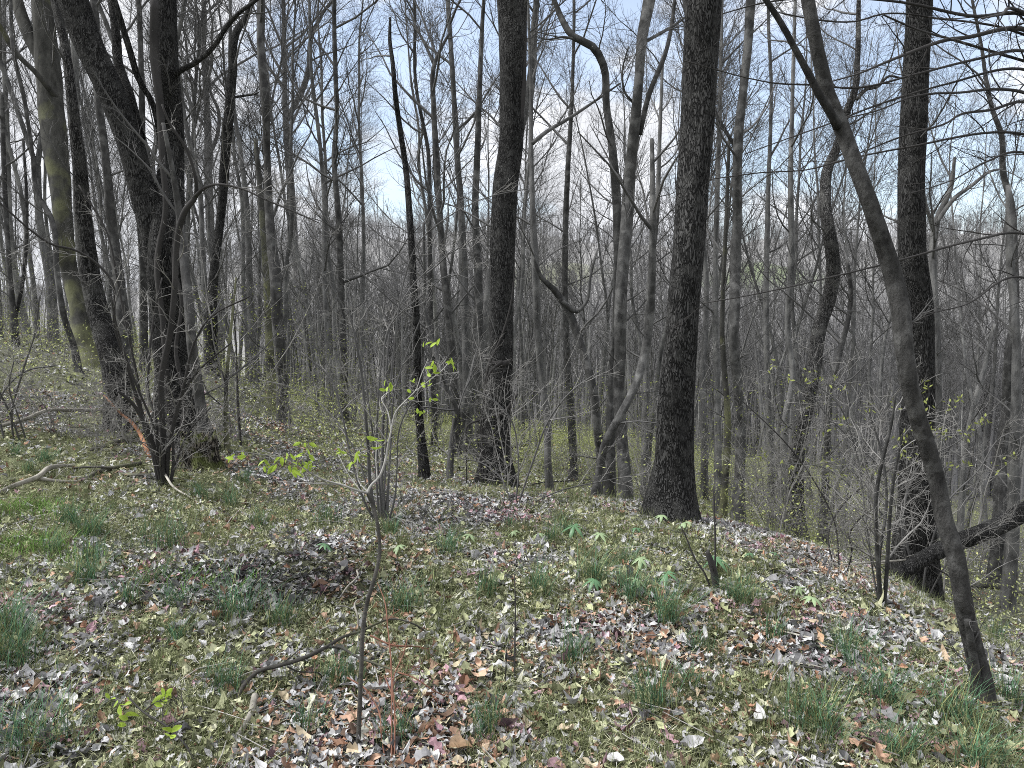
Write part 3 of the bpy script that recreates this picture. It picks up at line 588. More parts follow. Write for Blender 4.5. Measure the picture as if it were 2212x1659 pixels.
for bi, bp in enumerate(BOUGHS):
    n = len(bp); Yt = 5.0 + .35 * math.sin(bi * 2.1); pp = []; rr = []
    for k, (px, py, wd) in enumerate(bp):
        yy = Yt + (bY - Yt) * (k / (n - 1)) ** 1.5 * .8; pp.append(at(px, py, yy)); rr.append(max(pxsize(yy, wd) * .42, .0035))
    z = pp[-1][2] - .25
    pp.append(np.array([5.0, bY, z])); rr.append(rr[-1] * 1.5)
    pp = pp[::-1]; rr = rr[::-1]
    S, Sr = smooth(pp, rr, 40); m_ = MB(); m_.tube(S, Sr, 8, .05, bi, cap=True); m_.build('bough', M['darktwig'], e, bo)
    sprout(rg, cw, S, Sr, .12, 1, [(9, .6, 45, 6, 3), (4, .25, 40, 4, 3), (3, .1, 40, 3, 3)], -.01, .12, .0014)
sprout(rg, cw, P, rd, .5, 1, [(14, 2.6, 50, 6, 4), (7, .9, 42, 4, 3), (5, .4, 40, 3, 3)], .05, .12, .002)
cw.build('crown', M['darktwig'], e, bo)

# ------------------------------------------------------------------ woods behind: single trees down the slopes
rg = np.random.default_rng(2024)
cands = []
while len(cands) < 288:
    r_ = 16 + 58 * rg.random() ** .95
    px = rg.uniform(-350, 2560) if rg.random() > .2 else rg.uniform(-350, 850)
    u = (px - CX) / FPX; x, y = u * r_, r_
    if r_ < 24 and any(abs(px - hx) < (hw * .5 + 14) and hy > r_ - 1 for hx, hw, hy in HEROPX if hw > 25): continue
    if r_ < 20 and rg.random() < .5: continue
    if any((x - a) ** 2 + (y - b_) ** 2 < (.02 * r_ + .5) ** 2 for a, b_, _ in cands): continue
    cands.append((x, y, r_))
for x, y, r_ in cands:
    z = rg.random()
    v = rg.integers(0, 4) if z < .36 else rg.integers(4, 7) if z < .46 else rg.integers(7, 10) if z < .93 else rg.integers(10, 12)
    plant(int(v), x, y, rg.uniform(.72, 1.12), rg.uniform(0, 6.28), tuple(rg.normal(0, .035, 2)))

# ------------------------------------------------------------------ far woods: one mass
def far_variant(seed):
    rg = np.random.default_rng(seed); m_ = MB(); H = rg.uniform(12, 17)
    P, q = path(rg, (0, 0, -.5), (rg.normal(0, .05), rg.normal(0, .05), 1), H, .16, 5, .02, .02, .15)
    m_.tube(P, q, 4)
    sprout(rg, m_, P, q, .42, 1, [(13, H * .23, 33, 3, 3), (4, H * .11, 36, 2, 3)], .12, .08, .024)
    return np.concatenate(m_.v), np.concatenate(m_.q)
FV = [far_variant(500 + k) for k in range(8)]
fm = MB(); nfar = 0
rg = np.random.default_rng(77)
def far_tree(x, y, s):
    V, Q = FV[rg.integers(0, 8)]; a = rg.uniform(0, 6.28); ca, sa = math.cos(a), math.sin(a)
    W = np.stack([V[:, 0] * ca - V[:, 1] * sa, V[:, 0] * sa + V[:, 1] * ca, V[:, 2]], 1) * s + [x, y, g1(x, y)]
    fm.add(W, Q)
tot = 0
while tot < 10500:
    r_ = (56 + 450 * rg.random() ** 1.3) if rg.random() < .82 else rg.uniform(430, 560); px = rg.uniform(-500, 2700); u = (px - CX) / FPX; x, y = u * r_, r_
    if np.hypot((x - 128) / 34, (y - 388) / 24) < 1.15: continue
    if np.hypot((x - 20) / 26, (y - 392) / 14) < 1: continue
    if abs(r_ - 255) < 50 and fbm(np.array([x * .02]), np.array([y * .02]), 61)[0] > .56: continue
    if px < 560 and r_ < 190 and rg.random() < .93: continue
    far_tree(x, y, rg.uniform(.7, 1.15)); tot += 1
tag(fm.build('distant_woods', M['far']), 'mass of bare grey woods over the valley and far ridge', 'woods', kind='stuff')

# ------------------------------------------------------------------ understorey shrubs
def shrub_mesh(seed, nst, H, spread, rs, fine=1.0):
    rg = np.random.default_rng(seed); st = MB(); tw = MB()
    for k in range(nst):
        az = rg.uniform(0, 6.28); tilt = rg.uniform(.05, spread); d0 = (math.cos(az) * tilt, math.sin(az) * tilt, 1)
        p0 = (rg.normal(0, .05), rg.normal(0, .05), -.08); LL = H * rg.uniform(.6, 1.1)
        P, q = path(rg, p0, d0, LL, rs * rg.uniform(.5, 1.2), 9, -.005, .10, .3); S, Sr = smooth(P, q, 22); st.tube(S, Sr, 6, .05, k)
        sprout(rg, tw, P, q, .15, 1, [(8 * fine, H * .34, 55, 6, 3), (4, H * .15, 48, 4, 3), (3, H * .06, 42, 3, 3)], .0, .17, .0018)
    return st.data('stem', M['shrubbark']), tw.data('twigs', M['shrubbark'])
SH = [shrub_mesh(700, 5, 2.2, .5, .012), shrub_mesh(701, 7, 1.7, .6, .009), shrub_mesh(702, 3, 2.8, .3, .014), shrub_mesh(703, 4, 1.3, .7, .007)]
def budcloud(seed, n, R_, H):
    rg = np.random.default_rng(seed); m_ = MB()
    for k in range(n):
        a = rg.uniform(0, 6.28); r_ = R_ * math.sqrt(rg.random()); z = H * (.25 + .75 * rg.random()); p = np.array([r_ * math.cos(a), r_ * math.sin(a), z])
        d1 = rg.normal(0, 1, 3); d1 /= np.linalg.norm(d1); d2 = np.cross(d1, rg.normal(0, 1, 3)); d2 /= np.linalg.norm(d2); s = rg.uniform(.008, .02)
        m_.add([p, p + d1 * s + d2 * s * .4, p + d1 * s * 2, p + d1 * s - d2 * s * .4], [[0, 1, 2, 3]])
    return m_.data('buds', M['budolive'], False)
BUD = budcloud(9, 520, .9, 1.9)
shr = []
rg = np.random.default_rng(55)
for px, py, v, s_, b_ in [(205,985,1,.5,False),(290,975,3,.9,False),(250,955,1,.7,False),(450,985,3,.8,False),(120,940,3,.9,False),(470,930,1,.8,True),(620,935,1,.7,True),(720,930,3,1.1,True),(800,950,1,.7,True),(420,1020,3,.6,False)]:
    h = hit(px, py); shr.append((h[0], h[1], v, s_, b_))
for k in range(62):
    r_ = rg.uniform(8.5, 28); px = rg.uniform(-100, 2300)
    if 150 < px < 900 and rg.random() < .45: continue
    u = (px - CX) / FPX; shr.append((u * r_, r_, int(rg.integers(0, 4)), rg.uniform(.7, 1.25), rg.random() < .38))
for x, y, v, s, bud in shr:
    e = empty('shrub', (x, y, g1(x, y)), '', 'shrub')
    a, b_ = gap(x, y); lb = ('near ' if y < 15 else 'far ') + ('budding shrub' if bud else 'twiggy shrub') + f' between the {a} and the {b_}'; tag(e, lb, None, 'budding twiggy shrubs' if bud else 'bare twiggy shrubs')
    e.scale = (s,) * 3; e.rotation_euler = (0, 0, rg.uniform(0, 6.28))
    for nm, me in zip(('stem', 'twigs') + (('leaves',) if bud else ()), SH[v] + ((BUD,) if bud else ())):
        o = bpy.data.objects.new(nm, me); C.objects.link(o); o.parent = e

# ------------------------------------------------------------------ traced shrubs, saplings, vines
def stems(label, cat, name, lines, Y=None, base=None, mat='shrubbark', tw=(5, .3), twmat=None, rmin=.0015, dys=None, seed=0, upb=.02, part='stem'):
    rg = np.random.default_rng(seed + 300)
    if base is not None: h = hit(*base); Y = h[1] if Y is None else Y
    bp = at(*(base or lines[0][-1][:2]), Y); bp[2] = g1(bp[0], bp[1])
    e = empty(name, bp, label, cat); cw = MB()
    for k, ln in enumerate(lines):
        dy = dys[k] if dys else rg.uniform(-.5, .5); n = len(ln); pp = []; rr = []
        d0_, d1_ = dy if isinstance(dy, tuple) else (0, dy)
        for q_, (px, py, wd) in enumerate(ln):
            yy = Y + d0_ + (d1_ - d0_) * (q_ / max(1, n - 1)); p = at(px, py, yy); pp.append(p); rr.append(max(pxsize(yy, wd) / 2, rmin))
        pp = np.array(pp); rr = np.array(rr)
        if pp[0][2] - g1(pp[0][0], pp[0][1]) < .3: pp[0][2] = g1(pp[0][0], pp[0][1]) - .06
        S, Sr = smooth(pp, rr, max(10, n * 5)); m_ = MB(); m_.tube(S, Sr, 8, .06, k, cap=True); m_.build(part, M[mat], e, bp)
        if tw: sprout(rg, cw, S, Sr, .2, 1, [(tw[0], tw[1], 50, 6, 3), (5, tw[1] * .42, 45, 4, 3), (3, tw[1] * .2, 42, 3, 3)], upb, .16, rmin)
    if tw: cw.build('twigs', M[twmat or mat], e, bp)
    return e, Y, bp
stems('dense clump of thin dark stems growing before the double trunk', 'shrub', 'shrub', [
  [(353,1050,9),(329,956,9),(296,861,8),(267,765,7),(248,708,6),(239,603,5),(165,541,5),(110,527,5),(67,498,4.5),(29,465,4),(-20,420,4)],
  [(353,1050,14),(353,956,13),(349,813,12),(368,718,13),(377,622,12),(382,527,13),(390,482,13),(402,452,12),(423,423,10),(424,400,8),(420,375,7),(400,317,6),(367,267,5),(350,225,4)],
  [(423,423,8),(440,407,7),(463,399,5),(520,407,4),(575,432,3.5),(630,455,3),(690,482,2)],
  [(360,1050,9),(366,960,8),(385,880,7),(400,820,6),(420,740,5),(450,690,4),(540,640,3)],
  [(345,1050,8),(330,980,8),(306,900,7),(300,840,6),(285,760,6),(270,690,5),(255,613,5),(230,500,4),(170,400,3)],
  [(350,1050,8),(340,970,7),(336,900,6),(322,860,6),(322,780,5),(330,700,4),(350,600,3)],
  [(365,1045,8),(375,985,7),(372,930,6),(395,850,5),(430,800,4),(500,740,3)],
  [(358,1050,7),(350,1000,6),(335,930,5),(290,820,5),(256,720,4),(240,640,3)],
  [(355,1048,8),(345,1000,8),(318,930,8),(285,870,7),(255,845,5)],
  [(362,1048,7),(380,1000,6),(410,930,4),(455,880,3)]], base=(355,1050), mat='darktwig', tw=(7, .5), twmat='shrubbark', dys=[-.8, -.5, (-.32, -.6), -.3, .1, .3, -.2, -.5, -.4, .2], seed=1)
# the fork limb starts in the air where it leaves its stem
stems('cluster of thin grey stems behind the sapling fork', 'shrub', 'shrub', [
  [(826,1125,14),(824,1060,9),(826,980,8),(828,900,7),(835,800,6),(842,700,4)],
  [(832,1128,13),(838,1060,5),(845,950,4),(850,860,4),(880,760,3),(930,640,2.5)],
  [(815,1125,9),(800,1050,8),(795,960,7),(790,900,6),(780,800,5),(750,650,3)],
  [(820,1125,6),(790,1090,5),(770,1030,5),(752,960,4),(735,880,4),(715,820,3),(650,760,3)],
  [(835,1125,5),(852,1080,4),(858,1000,3),(862,930,3),(900,850,3),(960,780,2)],
  [(838,1128,5),(855,1118,4),(885,1140,3)],
  [(828,1125,5),(835,950,4),(850,760,3),(880,580,3),(897,535,2.6),(970,467,2.4),(1050,427,2),(1140,408,1.6)],
  [(826,1125,5),(815,900,4),(844,703,3),(894,613,2.6),(937,573,2),(990,530,1.6)],
  [(826,1125,4),(830,860,3),(847,696,2.8),(910,640,2.4),(977,593,2.2),(1003,597,2),(1050,663,2),(1075,735,2)],
  [(820,1125,5),(800,900,4),(760,700,3),(700,600,2.6),(620,535,2.2),(540,480,1.8)],
  [(815,1125,4),(760,960,3),(700,880,2.6),(640,840,2.2),(560,820,1.8)]], base=(826,1125), mat='twig', tw=(6, .45), twmat='shrubbark', seed=2)
stems('three slim stems in a clump before the great ridged trunk', 'shrub', 'shrub', [
  [(1905,1310,11),(1897,1220,10),(1893,1150,9),(1892,1080,9),(1905,1000,8),(1925,920,6),(1935,850,5)],
  [(1910,1310,10),(1916,1220,9),(1922,1120,8),(1930,1040,7),(1950,940,4)],
  [(1902,1310,8),(1900,1200,7),(1915,1090,6),(1905,980,5),(1880,900,4)],
  [(1906,1310,5),(1885,1230,4),(1870,1120,4),(1850,980,3),(1800,860,2.5),(1745,820,2)]], base=(1906,1312), mat='dappled', tw=(9, .5), twmat='shrubbark', seed=3)
stems('dark knotted stub with thin shoots among the mayapples', 'shrub', 'shrub', [
  [(1548,1278,16),(1545,1250,17),(1540,1225,15),(1533,1205,13),(1528,1190,8)],
  [(1545,1275,5),(1520,1235,4),(1500,1205,4),(1482,1160,3),(1470,1135,2)],
  [(1543,1260,5),(1545,1180,4),(1543,1100,4),(1541,1050,3)],
  [(1550,1275,6),(1575,1262,4),(1600,1272,3)]], base=(1548,1278), mat='darktwig', tw=(2, .15), dys=[0, .1, .1, -.1], seed=4)
stems('leafless arching sapling with bent stems at the brow', 'shrub', 'shrub', [
  [(1820,1232,5),(1795,1200,4),(1790,1150,4),(1830,1080,4),(1880,1040,3),(1930,1010,3)],
  [(1825,1235,4),(1840,1190,4),(1836,1150,4),(1870,1110,3),(1900,1100,2.5)],
  [(1815,1232,4),(1800,1120,3),(1765,1050,3),(1700,960,3),(1640,900,2.5),(1585,850,2)],
  [(1820,1230,4),(1770,1215,3),(1740,1200,3)]], base=(1820,1234), mat='darktwig', tw=(8, .45), twmat='shrubbark', seed=5)
stems('loose thin stems crossing at the far left edge', 'shrub', 'shrub', [
  [(30,945,4),(25,900,4),(50,800,4),(75,720,3),(85,640,2.5)],
  [(45,950,4),(20,890,4),(-10,830,4)],
  [(60,950,4),(40,900,3),(20,840,3),(30,780,2.5)],
  [(10,950,4),(0,860,4),(60,800,3.5),(120,790,3)]], base=(35,950), mat='twig', tw=(7, .5), twmat='shrubbark', seed=6)
stems('pair of tiny straight shoots in the centre foreground', 'shrub', 'shrub', [
  [(1111,1470,5),(1112,1400,4),(1113,1300,3),(1111,1240,2)], [(1090,1460,3),(1095,1400,2)]], base=(1111,1470), mat='darktwig', tw=(2, .1), seed=7)
stems('thin upright shoot beside the young olive stem', 'shrub', 'shrub', [
  [(521,965,5),(515,880,5),(512,800,4),(510,740,3),(500,640,3)]], base=(521,965), mat='darktwig', tw=(7, .4), twmat='shrubbark', seed=8)
stems('wiry bush spreading long level twigs right of the great trunk', 'shrub', 'shrub', [
  [(1115,1090,4),(1150,1000,4),(1190,900,4),(1240,840,3),(1300,800,2.5)],
  [(1112,1090,4),(1120,1000,3),(1100,900,3),(1060,860,2.5),(1020,840,2)],
  [(1118,1090,3),(1210,1060,3),(1300,1040,2.5),(1400,1020,2)],
  [(1110,1090,3),(1080,1030,3),(1040,1000,2.5),(990,990,2)]], base=(1114,1090), mat='twig', tw=(8, .6), twmat='shrubbark', seed=9)

# leaf helper
def leaf_blade(mb, p, d, side, Ln, wd, droop=.3, col=None, n=5, lobes=0.0, cup=.2):
    """an oval or lobed blade: midrib from p along d, drooping"""
    d = np.array(d, float); d /= np.linalg.norm(d); side = np.array(side, float); side -= d * side.dot(d); side /= np.linalg.norm(side); nr = np.cross(d, side)
    t_ = np.linspace(0, 1, n + 1); wv = np.sin(np.pi * t_ ** .85) ** .8 * wd / 2 + .0005
    if lobes: wv = wv * (1 + lobes * np.where(np.arange(n + 1) % 2 == 0, -1, 1))
    mid = p + d * (t_ * Ln)[:, None] - np.array([0, 0, 1]) * (droop * Ln * t_ ** 2)[:, None]
    l_ = mid + side * wv[:, None] + nr * (wv * cup)[:, None]; r_ = mid - side * wv[:, None] + nr * (wv * cup)[:, None]
    V = np.stack([l_, mid, r_], 1).reshape(-1, 3); i = np.arange(n) * 3
    q = np.concatenate([np.stack([i, i + 1, i + 4, i + 3], -1), np.stack([i + 1, i + 2, i + 5, i + 4], -1)])
    mb.add(V, q, col=col)

# the foreground sapling
SY = hit(771, 1640)[1]
def trace(ln, Y, dy=0, rmin=.0015):
    n = len(ln); P = np.array([at(px, py, Y + dy * k / max(1, n - 1)) for k, (px, py, wd) in enumerate(ln)]); r_ = np.array([max(pxsize(Y, wd) * .42, rmin) for px, py, wd in ln]); return P, r_
SY = 2.55
main = [(766,1720,13),(771,1659,13),(775,1580,13),(778,1502,12.5),(781,1430,12),(783,1372,12),(792,1306,12),(811,1241,11),(820,1197,10),(818,1154,9.5),(809,1102,9),(794,1065,9)]
P, r_ = trace(main, SY, .15); P = np.vstack([[P[0, 0], P[0, 1], g1(P[0, 0], P[0, 1]) - .1], P]); r_ = np.concatenate([[r_[0] * 1.2], r_])
bp = np.array([P[0, 0], P[0, 1], g1(P[0, 0], P[0, 1])])
e = empty('sapling', bp, 'slender sapling with bright lime leaves rising through the foreground', 'sapling')
S, Sr = smooth(P, r_, 60); m_ = MB(); m_.tube(S, Sr, 10, .04, 1, cap=True); m_.build('stem', M['log'], e, bp)
rg = np.random.default_rng(12)
tw = MB(); lf = MB(); lf2 = MB()
for ln, dy in [([(794,1065,8),(800,1050,7),(815,1036,6.5),(833,993,6),(839,958,5.5),(845,930,5),(855,890,4),(880,862,3.5),(897,845,3),(910,810,2.5),(925,775,2)], .1),
           ([(845,930,3.5),(838,890,3),(825,860,2.5),(838,847,2)], .1),
           ([(880,862,3),(905,868,2),(940,862,1.6)], .2),
           ([(897,845,3),(930,820,2.4),(955,800,2),(970,782,1.6)], .2),
           ([(839,958,3),(800,900,2.5),(760,840,2.2),(738,780,2)], -.2),
           ([(794,1065,7),(780,1062,6),(737,1047,5),(693,1034,4),(676,1025,3.5),(655,1010,3)], -.1),
           ([(676,1025,3),(641,1005,2.5),(600,985,2.2),(571,975,2)], -.1), ([(737,1047,3.5),(690,1045,3),(600,1040,2)], -.15),
           ([(665,1016,2.2),(655,990,2),(664,975,1.6)], 0), ([(794,1062,4),(775,1040,3),(772,1000,2.5),(778,970,2)], .1),
           ([(780,1062,3),(750,1020,2.5),(730,980,2)], .1), ([(815,1036,3),(812,990,2.5),(815,950,2)], .1), ([(600,985,2),(550,980,2),(520,975,1.6)], -.1)]:
    Q, q = trace(ln, SY + .15, dy, .0011); S, Sr = smooth(Q, q, 30); tw.tube(S, Sr, 7, .03, 1); sprout(rg, tw, S, Sr, .3, 1, [(4, .10, 50, 4, 3), (2, .04, 40, 3, 3)], .02, .14, .0008)
tw.build('branches', M['pale'], e, bp)
for px, py, sc, dr in [(935,752,1.1,-.3),(918,757,1.1,-.2),(970,780,1.5,.9),(963,790,1.1,.3),(930,810,1.2,-.2),(937,805,1,.3),(922,822,1,.1),(912,845,.9,.1),(926,838,.9,0),(840,846,1.2,0),(832,850,1,.1),
                   (846,850,1,0),(895,832,.9,-.1),(890,862,.9,.3),(945,870,.8,.1),(935,878,.8,.1),(511,985,1.4,.8),(508,998,1.2,.2),(520,993,1,.1),(571,1000,1.2,.9),(576,1008,1,.9),(595,1010,1.3,1),(604,990,1.2,.9),(624,984,1.4,.8),
                   (630,1005,1.3,.9),(637,1014,1.6,1),(654,988,1.5,.5),(646,1000,1.3,.6),(660,1008,1.4,.9),(641,1025,1.2,.3),(663,1014,1.2,.2),(670,1020,1.1,.2),(655,962,1.1,.5),(664,970,1.2,.6),(668,985,1,.6),
                   (730,978,1.1,.7),(738,988,1,.5),(772,985,1.3,.7),(768,1000,1.1,.5),(780,990,1,.4),(816,955,1.2,.3),(808,962,1.3,.2),(810,975,1,.2),(905,905,.8,0),(915,900,.8,.1)]:
    for z in range(2):
        p = at(px + rg.normal(0, 4), py - 6 + rg.normal(0, 4), SY + .15 + rg.normal(0, .04)); d = np.array([rg.normal(0, .6), rg.normal(0, .5), .5 - dr * 1.3])
        leaf_blade(lf, p, d, rg.normal(0, 1, 3), (.031 + .006 * rg.random()) * sc * (.8 if px < 700 else .9), .012 * sc, .15, n=5, cup=.4)
lf.build('leaves', M['bud'], e, bp)

# low arching branches and red shoots by the sapling
def lying(label, cat, name, lines, mat, Y0, dys=None, tw=None, twmat=None, lift=.0, seed=0, n=30, lump=.08, part='limb', follow=True, main='stem'):
    """branches lying on or arching just above the ground; each point rests 'lift' metres over the ground where its sight line meets it"""
    rg = np.random.default_rng(seed + 900); e = None; cw = MB()
    for k, ln in enumerate(lines):
        pp, rr = [], []
        for j_, pt in enumerate(ln):
            px, py, wd = pt[:3]; h = hit(px, py); lf_ = pt[3] if len(pt) > 3 else lift
            # raise by lf_: move towards the camera along the sight line
            s_ = 1 - lf_ / (CAMZ - h[2]); p = np.array([h[0] * s_, h[1] * s_, CAMZ + (h[2] - CAMZ) * s_]); rad = pxsize(p[1], wd) / 2
            p[2] += rad * .4; pp.append(p); rr.append(max(rad, .0012))
        if e is None:
            bp = pp[0].copy(); bp[2] = g1(bp[0], bp[1]); e = empty(name, bp, label, cat)
        S, Sr = smooth(pp, rr, n); m_ = MB(); m_.tube(S, Sr, 9, lump, k + seed, cap=True); m_.build(main if k == 0 else part, M[mat], e, bp)
        if tw: sprout(rg, cw, S, Sr, .2, 1, [(tw[0], tw[1], 45, 5, 3), (4, tw[1] * .4, 45, 4, 3)], .0, .15, .0012)
    if tw: cw.build('twigs', M[twmat or mat], e, bp)
    return e
lying('olive branch arching low across the litter behind the sapling stem', 'branch', 'arching_branch', [
  [(510,1520,9,0),(523,1489,9,.03),(550,1459,9,.07),(606,1441,9,.10),(659,1424,9,.12),(702,1402,8,.13),(746,1376,7,.13),(781,1365,6,.13),(811,1350,5,.13),(850,1339,4,.12),(894,1350,4,.08),(933,1376,3,.0)],
  [(659,1424,6,.12),(700,1402,6,.13),(733,1400,6,.12),(768,1420,5,.11),(802,1433,5,.1),(859,1455,4,.08),(903,1489,4,.04),(914,1524,3,0)],
  [(620,1441,4,.10),(640,1450,3,.08),(690,1456,3,.05),(700,1475,2.5,.0)]], 'log', 3, tw=(2, .15))
lying('tangle of thin red-brown bramble shoots right of the sapling stem', 'bramble', 'bramble', [
  [(846,1656,5,0),(846,1560,4,.08),(845,1440,4,.2),(838,1360,3,.3),(828,1290,2.5,.36),(815,1260,2,.4)],
  [(852,1650,4,0),(853,1550,4,.1),(852,1460,3.5,.2),(870,1420,3,.25),(880,1380,2.5,.3)],
  [(800,1375,4,.12),(850,1395,4,.1),(900,1398,3,.08),(950,1410,2.5,.02)],
  [(860,1455,4,.08),(900,1470,3.5,.1),(940,1495,3,.06),(985,1515,3,.0)],
  [(750,1465,3.5,.1),(790,1490,3.5,.08),(815,1530,3,.05),(825,1600,3,.02),(835,1658,3,0)],
  [(830,1460,3,.1),(860,1530,3,.05),(895,1580,3,.02),(905,1640,3,0)]], 'redstem', 3, tw=(3, .12))
lying('thin leafy seedling twig with lime leaves at lower left', 'seedling', 'seedling', [
  [(430,1665,5,.0),(400,1610,5,.05),(360,1570,4.5,.08),(310,1540,4,.1),(270,1500,3.5,.12)],
  [(310,1540,3.5,.1),(330,1525,3,.12),(355,1510,2.5,.14)], [(360,1570,3,.08),(385,1560,2.5,.1),(392,1500,2,.12)]], 'darktwig', 3, tw=(3, .10), seed=3)
lf = MB(); rg = np.random.default_rng(66); o_ = bpy.context.scene.collection.objects['seedling']; bp = np.array(o_.location)
for px, py, sc in [(355,1500,1.6),(350,1512,1.3),(362,1508,1.3),(266,1545,1.5),(272,1555,1.2),(243,1510,1),(255,1518,.9),(376,1580,1.4),(370,1595,1.2),(285,1515,.9),(355,1526,1.2),(268,1568,1)]:
    h = hit(px, py); s_ = .93; p = np.array([h[0] * s_, h[1] * s_, CAMZ + (h[2] - CAMZ) * s_])
    for z in range(2): leaf_blade(lf, p + rg.normal(0, .006, 3), np.array([rg.normal(0, .5), rg.normal(0, .5), rg.uniform(-.2, .8)]), rg.normal(0, 1, 3), .034 * sc, .015 * sc, .2, cup=.4)
lf.build('leaves', M['bud'], o_, bp)

# ------------------------------------------------------------------ fallen wood
lying('short pale barkless stick lying in the lower left foreground', 'stick', 'dead_stick', [[(490,1680,13,.0),(519,1590,14,.01),(541,1546,15,.02),(551,1507,17,.03)]], 'deadwood', 3, seed=10, lump=.05)
lying('long crooked grey branch lying across the ground at far left', 'branch', 'fallen_branch', [
  [(380,930,6,.03),(300,912,9,.10),(240,893,10,.14),(150,888,9,.16),(95,890,9,.16),(60,905,9,.12),(0,922,9,.05),(-60,945,9,0)], [(340,925,5,.05),(410,950,4,0)]], 'deadwood', 7, tw=(3, .4), seed=11)
lying('broken branch with raw orange splintered wood beside the clump', 'branch', 'broken_branch', [
  [(262,895,5,.22),(285,915,7,.18),(300,935,8,.13),(312,960,9,.06),(322,990,10,0)], [(262,895,6,.22),(240,872,5,.28),(225,855,4,.33)]], 'rawwood', 7, seed=12, lump=.16)
lying('forked pale dead branch lying at the left below the litter bank', 'branch', 'fallen_branch', [
  [(-20,1078,9,.0),(30,1052,11,.02),(75,1035,11,.04),(110,1012,11,.06),(128,1008,8,.06),(160,1008,5,.02)], [(75,1035,8,.03),(150,1042,6,.02),(215,1030,7,0)]], 'deadwood', 6, seed=13, tw=(2, .2))
lying('dark crooked branch lying from the stem clump towards the left', 'branch', 'fallen_branch', [
  [(305,1003,9,.03),(250,1012,10,.03),(215,1020,10,.02),(185,1036,9,.01),(140,1045,8,0)], [(250,1012,6,.04),(200,1010,5,.05),(160,1012,4,.02)], [(325,1028,7,.02),(290,1028,7,.01),(258,1024,6,0)]], 'log', 6, seed=14)
lying('mossy rotten log half sunk behind the stem clump', 'log', 'rotten_log', [[(310,940,16,.02),(280,952,18,.01),(240,962,16,0),(200,975,12,0)]], 'log', 7, seed=15)
lying('thin pale stick running down from the clump foot', 'stick', 'dead_stick', [[(330,1003,5,.12),(355,1025,5,.1),(372,1050,5,.06),(410,1075,4,.02),(450,1100,3,0)]], 'deadwood', 6, seed=16)
LP = np.array([at(px, py, Y) for px, py, Y in [(1885,1275,6.2),(1930,1248,6.35),(1985,1212,6.5),(2040,1185,6.7),(2100,1160,6.9),(2150,1140,7.1),(2212,1105,7.3),(2290,1060,7.5),(2400,1010,7.7)]]); LP[0][2] = g1(LP[0][0], LP[0][1]) - .05
S, Sr = smooth(LP, [.05, .062, .072, .078, .082, .085, .088, .09, .095], 50); e = empty('fallen_log', (LP[0][0], LP[0][1], g1(LP[0][0], LP[0][1])), 'heavy dark fallen trunk slanting up to the right edge behind the leaning tree', 'log'); lb_ = np.array(e.location)
m_ = MB(); m_.tube(S, Sr, 16, .05, 5, cap=True); m_.build('trunk', M['brown'], e, lb_); cw = MB(); sprout(np.random.default_rng(3), cw, S, Sr, .15, .8, [(5, .5, 60, 5, 4), (3, .2, 45, 4, 3)], .0, .15, .002); cw.build('branch_stubs', M['darktwig'], e, lb_)
lying('straight thin pale stick behind the leaning foreground tree', 'stick', 'dead_stick', [[(1945,1260,3,.1),(2000,1262,3,.1),(2080,1270,3,.08),(2110,1272,3,.05)]], 'deadwood', 7, seed=18)
lying('dark twig arch in front of the vine-wrapped great trunk', 'stick', 'dead_stick', [[(1115,1062,3,.0),(1160,1045,3.5,.05),(1220,1040,3,.06),(1300,1035,2.5,.02)]], 'darktwig', 7, seed=19)
lying('curved black bough leaning off the great trunk foot', 'branch', 'fallen_branch', [[(1095,972,7,.6),(1140,955,8,.6),(1163,935,8,.8),(1172,905,7,1.0),(1172,880,6,1.2)]], 'darktwig', 9, seed=20)
lying('fallen grey log on the slope at the right edge', 'log', 'fallen_log', [[(2095,1268,12,.1),(2150,1270,15,.05),(2200,1285,15,0),(2260,1290,14,0)]], 'log', 9, seed=21)
lying('rotting log lying in the lower right corner', 'log', 'rotten_log', [[(2140,1440,10,0),(2170,1460,16,.0),(2212,1490,22,0),(2270,1520,24,0)]], 'log', 4, seed=22)
lying('dark short charred stick on the litter centre right', 'stick', 'dead_stick', [[(1402,1258,9,.01),(1440,1268,8,.01),(1492,1282,6,0)]], 'darktwig', 4, seed=23)
lying('long thin twig lying across the bare soil patch', 'stick', 'dead_stick', [[(560,1262,3,.0),(640,1250,4,.01),(720,1228,4,.01),(770,1220,3,0)], [(640,1250,3,.01),(600,1225,2.5,0)]], 'darktwig', 4, seed=24)
lying('looped pale twig standing out of the litter behind the sapling', 'stick', 'dead_stick', [[(775,1370,4,.0),(772,1330,4,.08),(766,1308,4,.12),(775,1297,3,.12),(786,1300,3,.1)], ], 'deadwood', 4, seed=25)
lying('curved pale twig lying right of the bare soil patch', 'stick', 'dead_stick', [[(737,1290,4,.0),(748,1272,4,.03),(765,1255,4,.05),(771,1232,3,.02)]], 'deadwood', 4, seed=26)
rb = np.random.default_rng(8)
for k in range(26):
    px = rb.uniform(1500, 2200); ybase = 1240 + (px - 1500) * .33 + rb.uniform(-10, 260)
    if px < 1900: ybase = rb.uniform(1180, 1600)
    a = rb.uniform(-.2, .6); ll = rb.uniform(50, 170); dx, dy_ = ll * math.cos(a), ll * math.sin(a) * .5
    if ybase + dy_ > 1655: continue
    lying('weathered grey stick strewn over the leaf litter at right', 'stick', 'dead_stick', [[(px, ybase, rb.uniform(3, 6), .01), (px + dx * .5, ybase + dy_ * .5 + rb.uniform(-6, 6), rb.uniform(3, 5), .03), (px + dx, ybase + dy_, 2.5, .0)]],
          ['deadwood', 'log', 'darktwig'][k % 3], 4, seed=30 + k)
for o_ in list(C.objects):
    if o_.get('label', '').startswith('weathered grey stick strewn'): o_['group'] = 'sticks strewn at right'

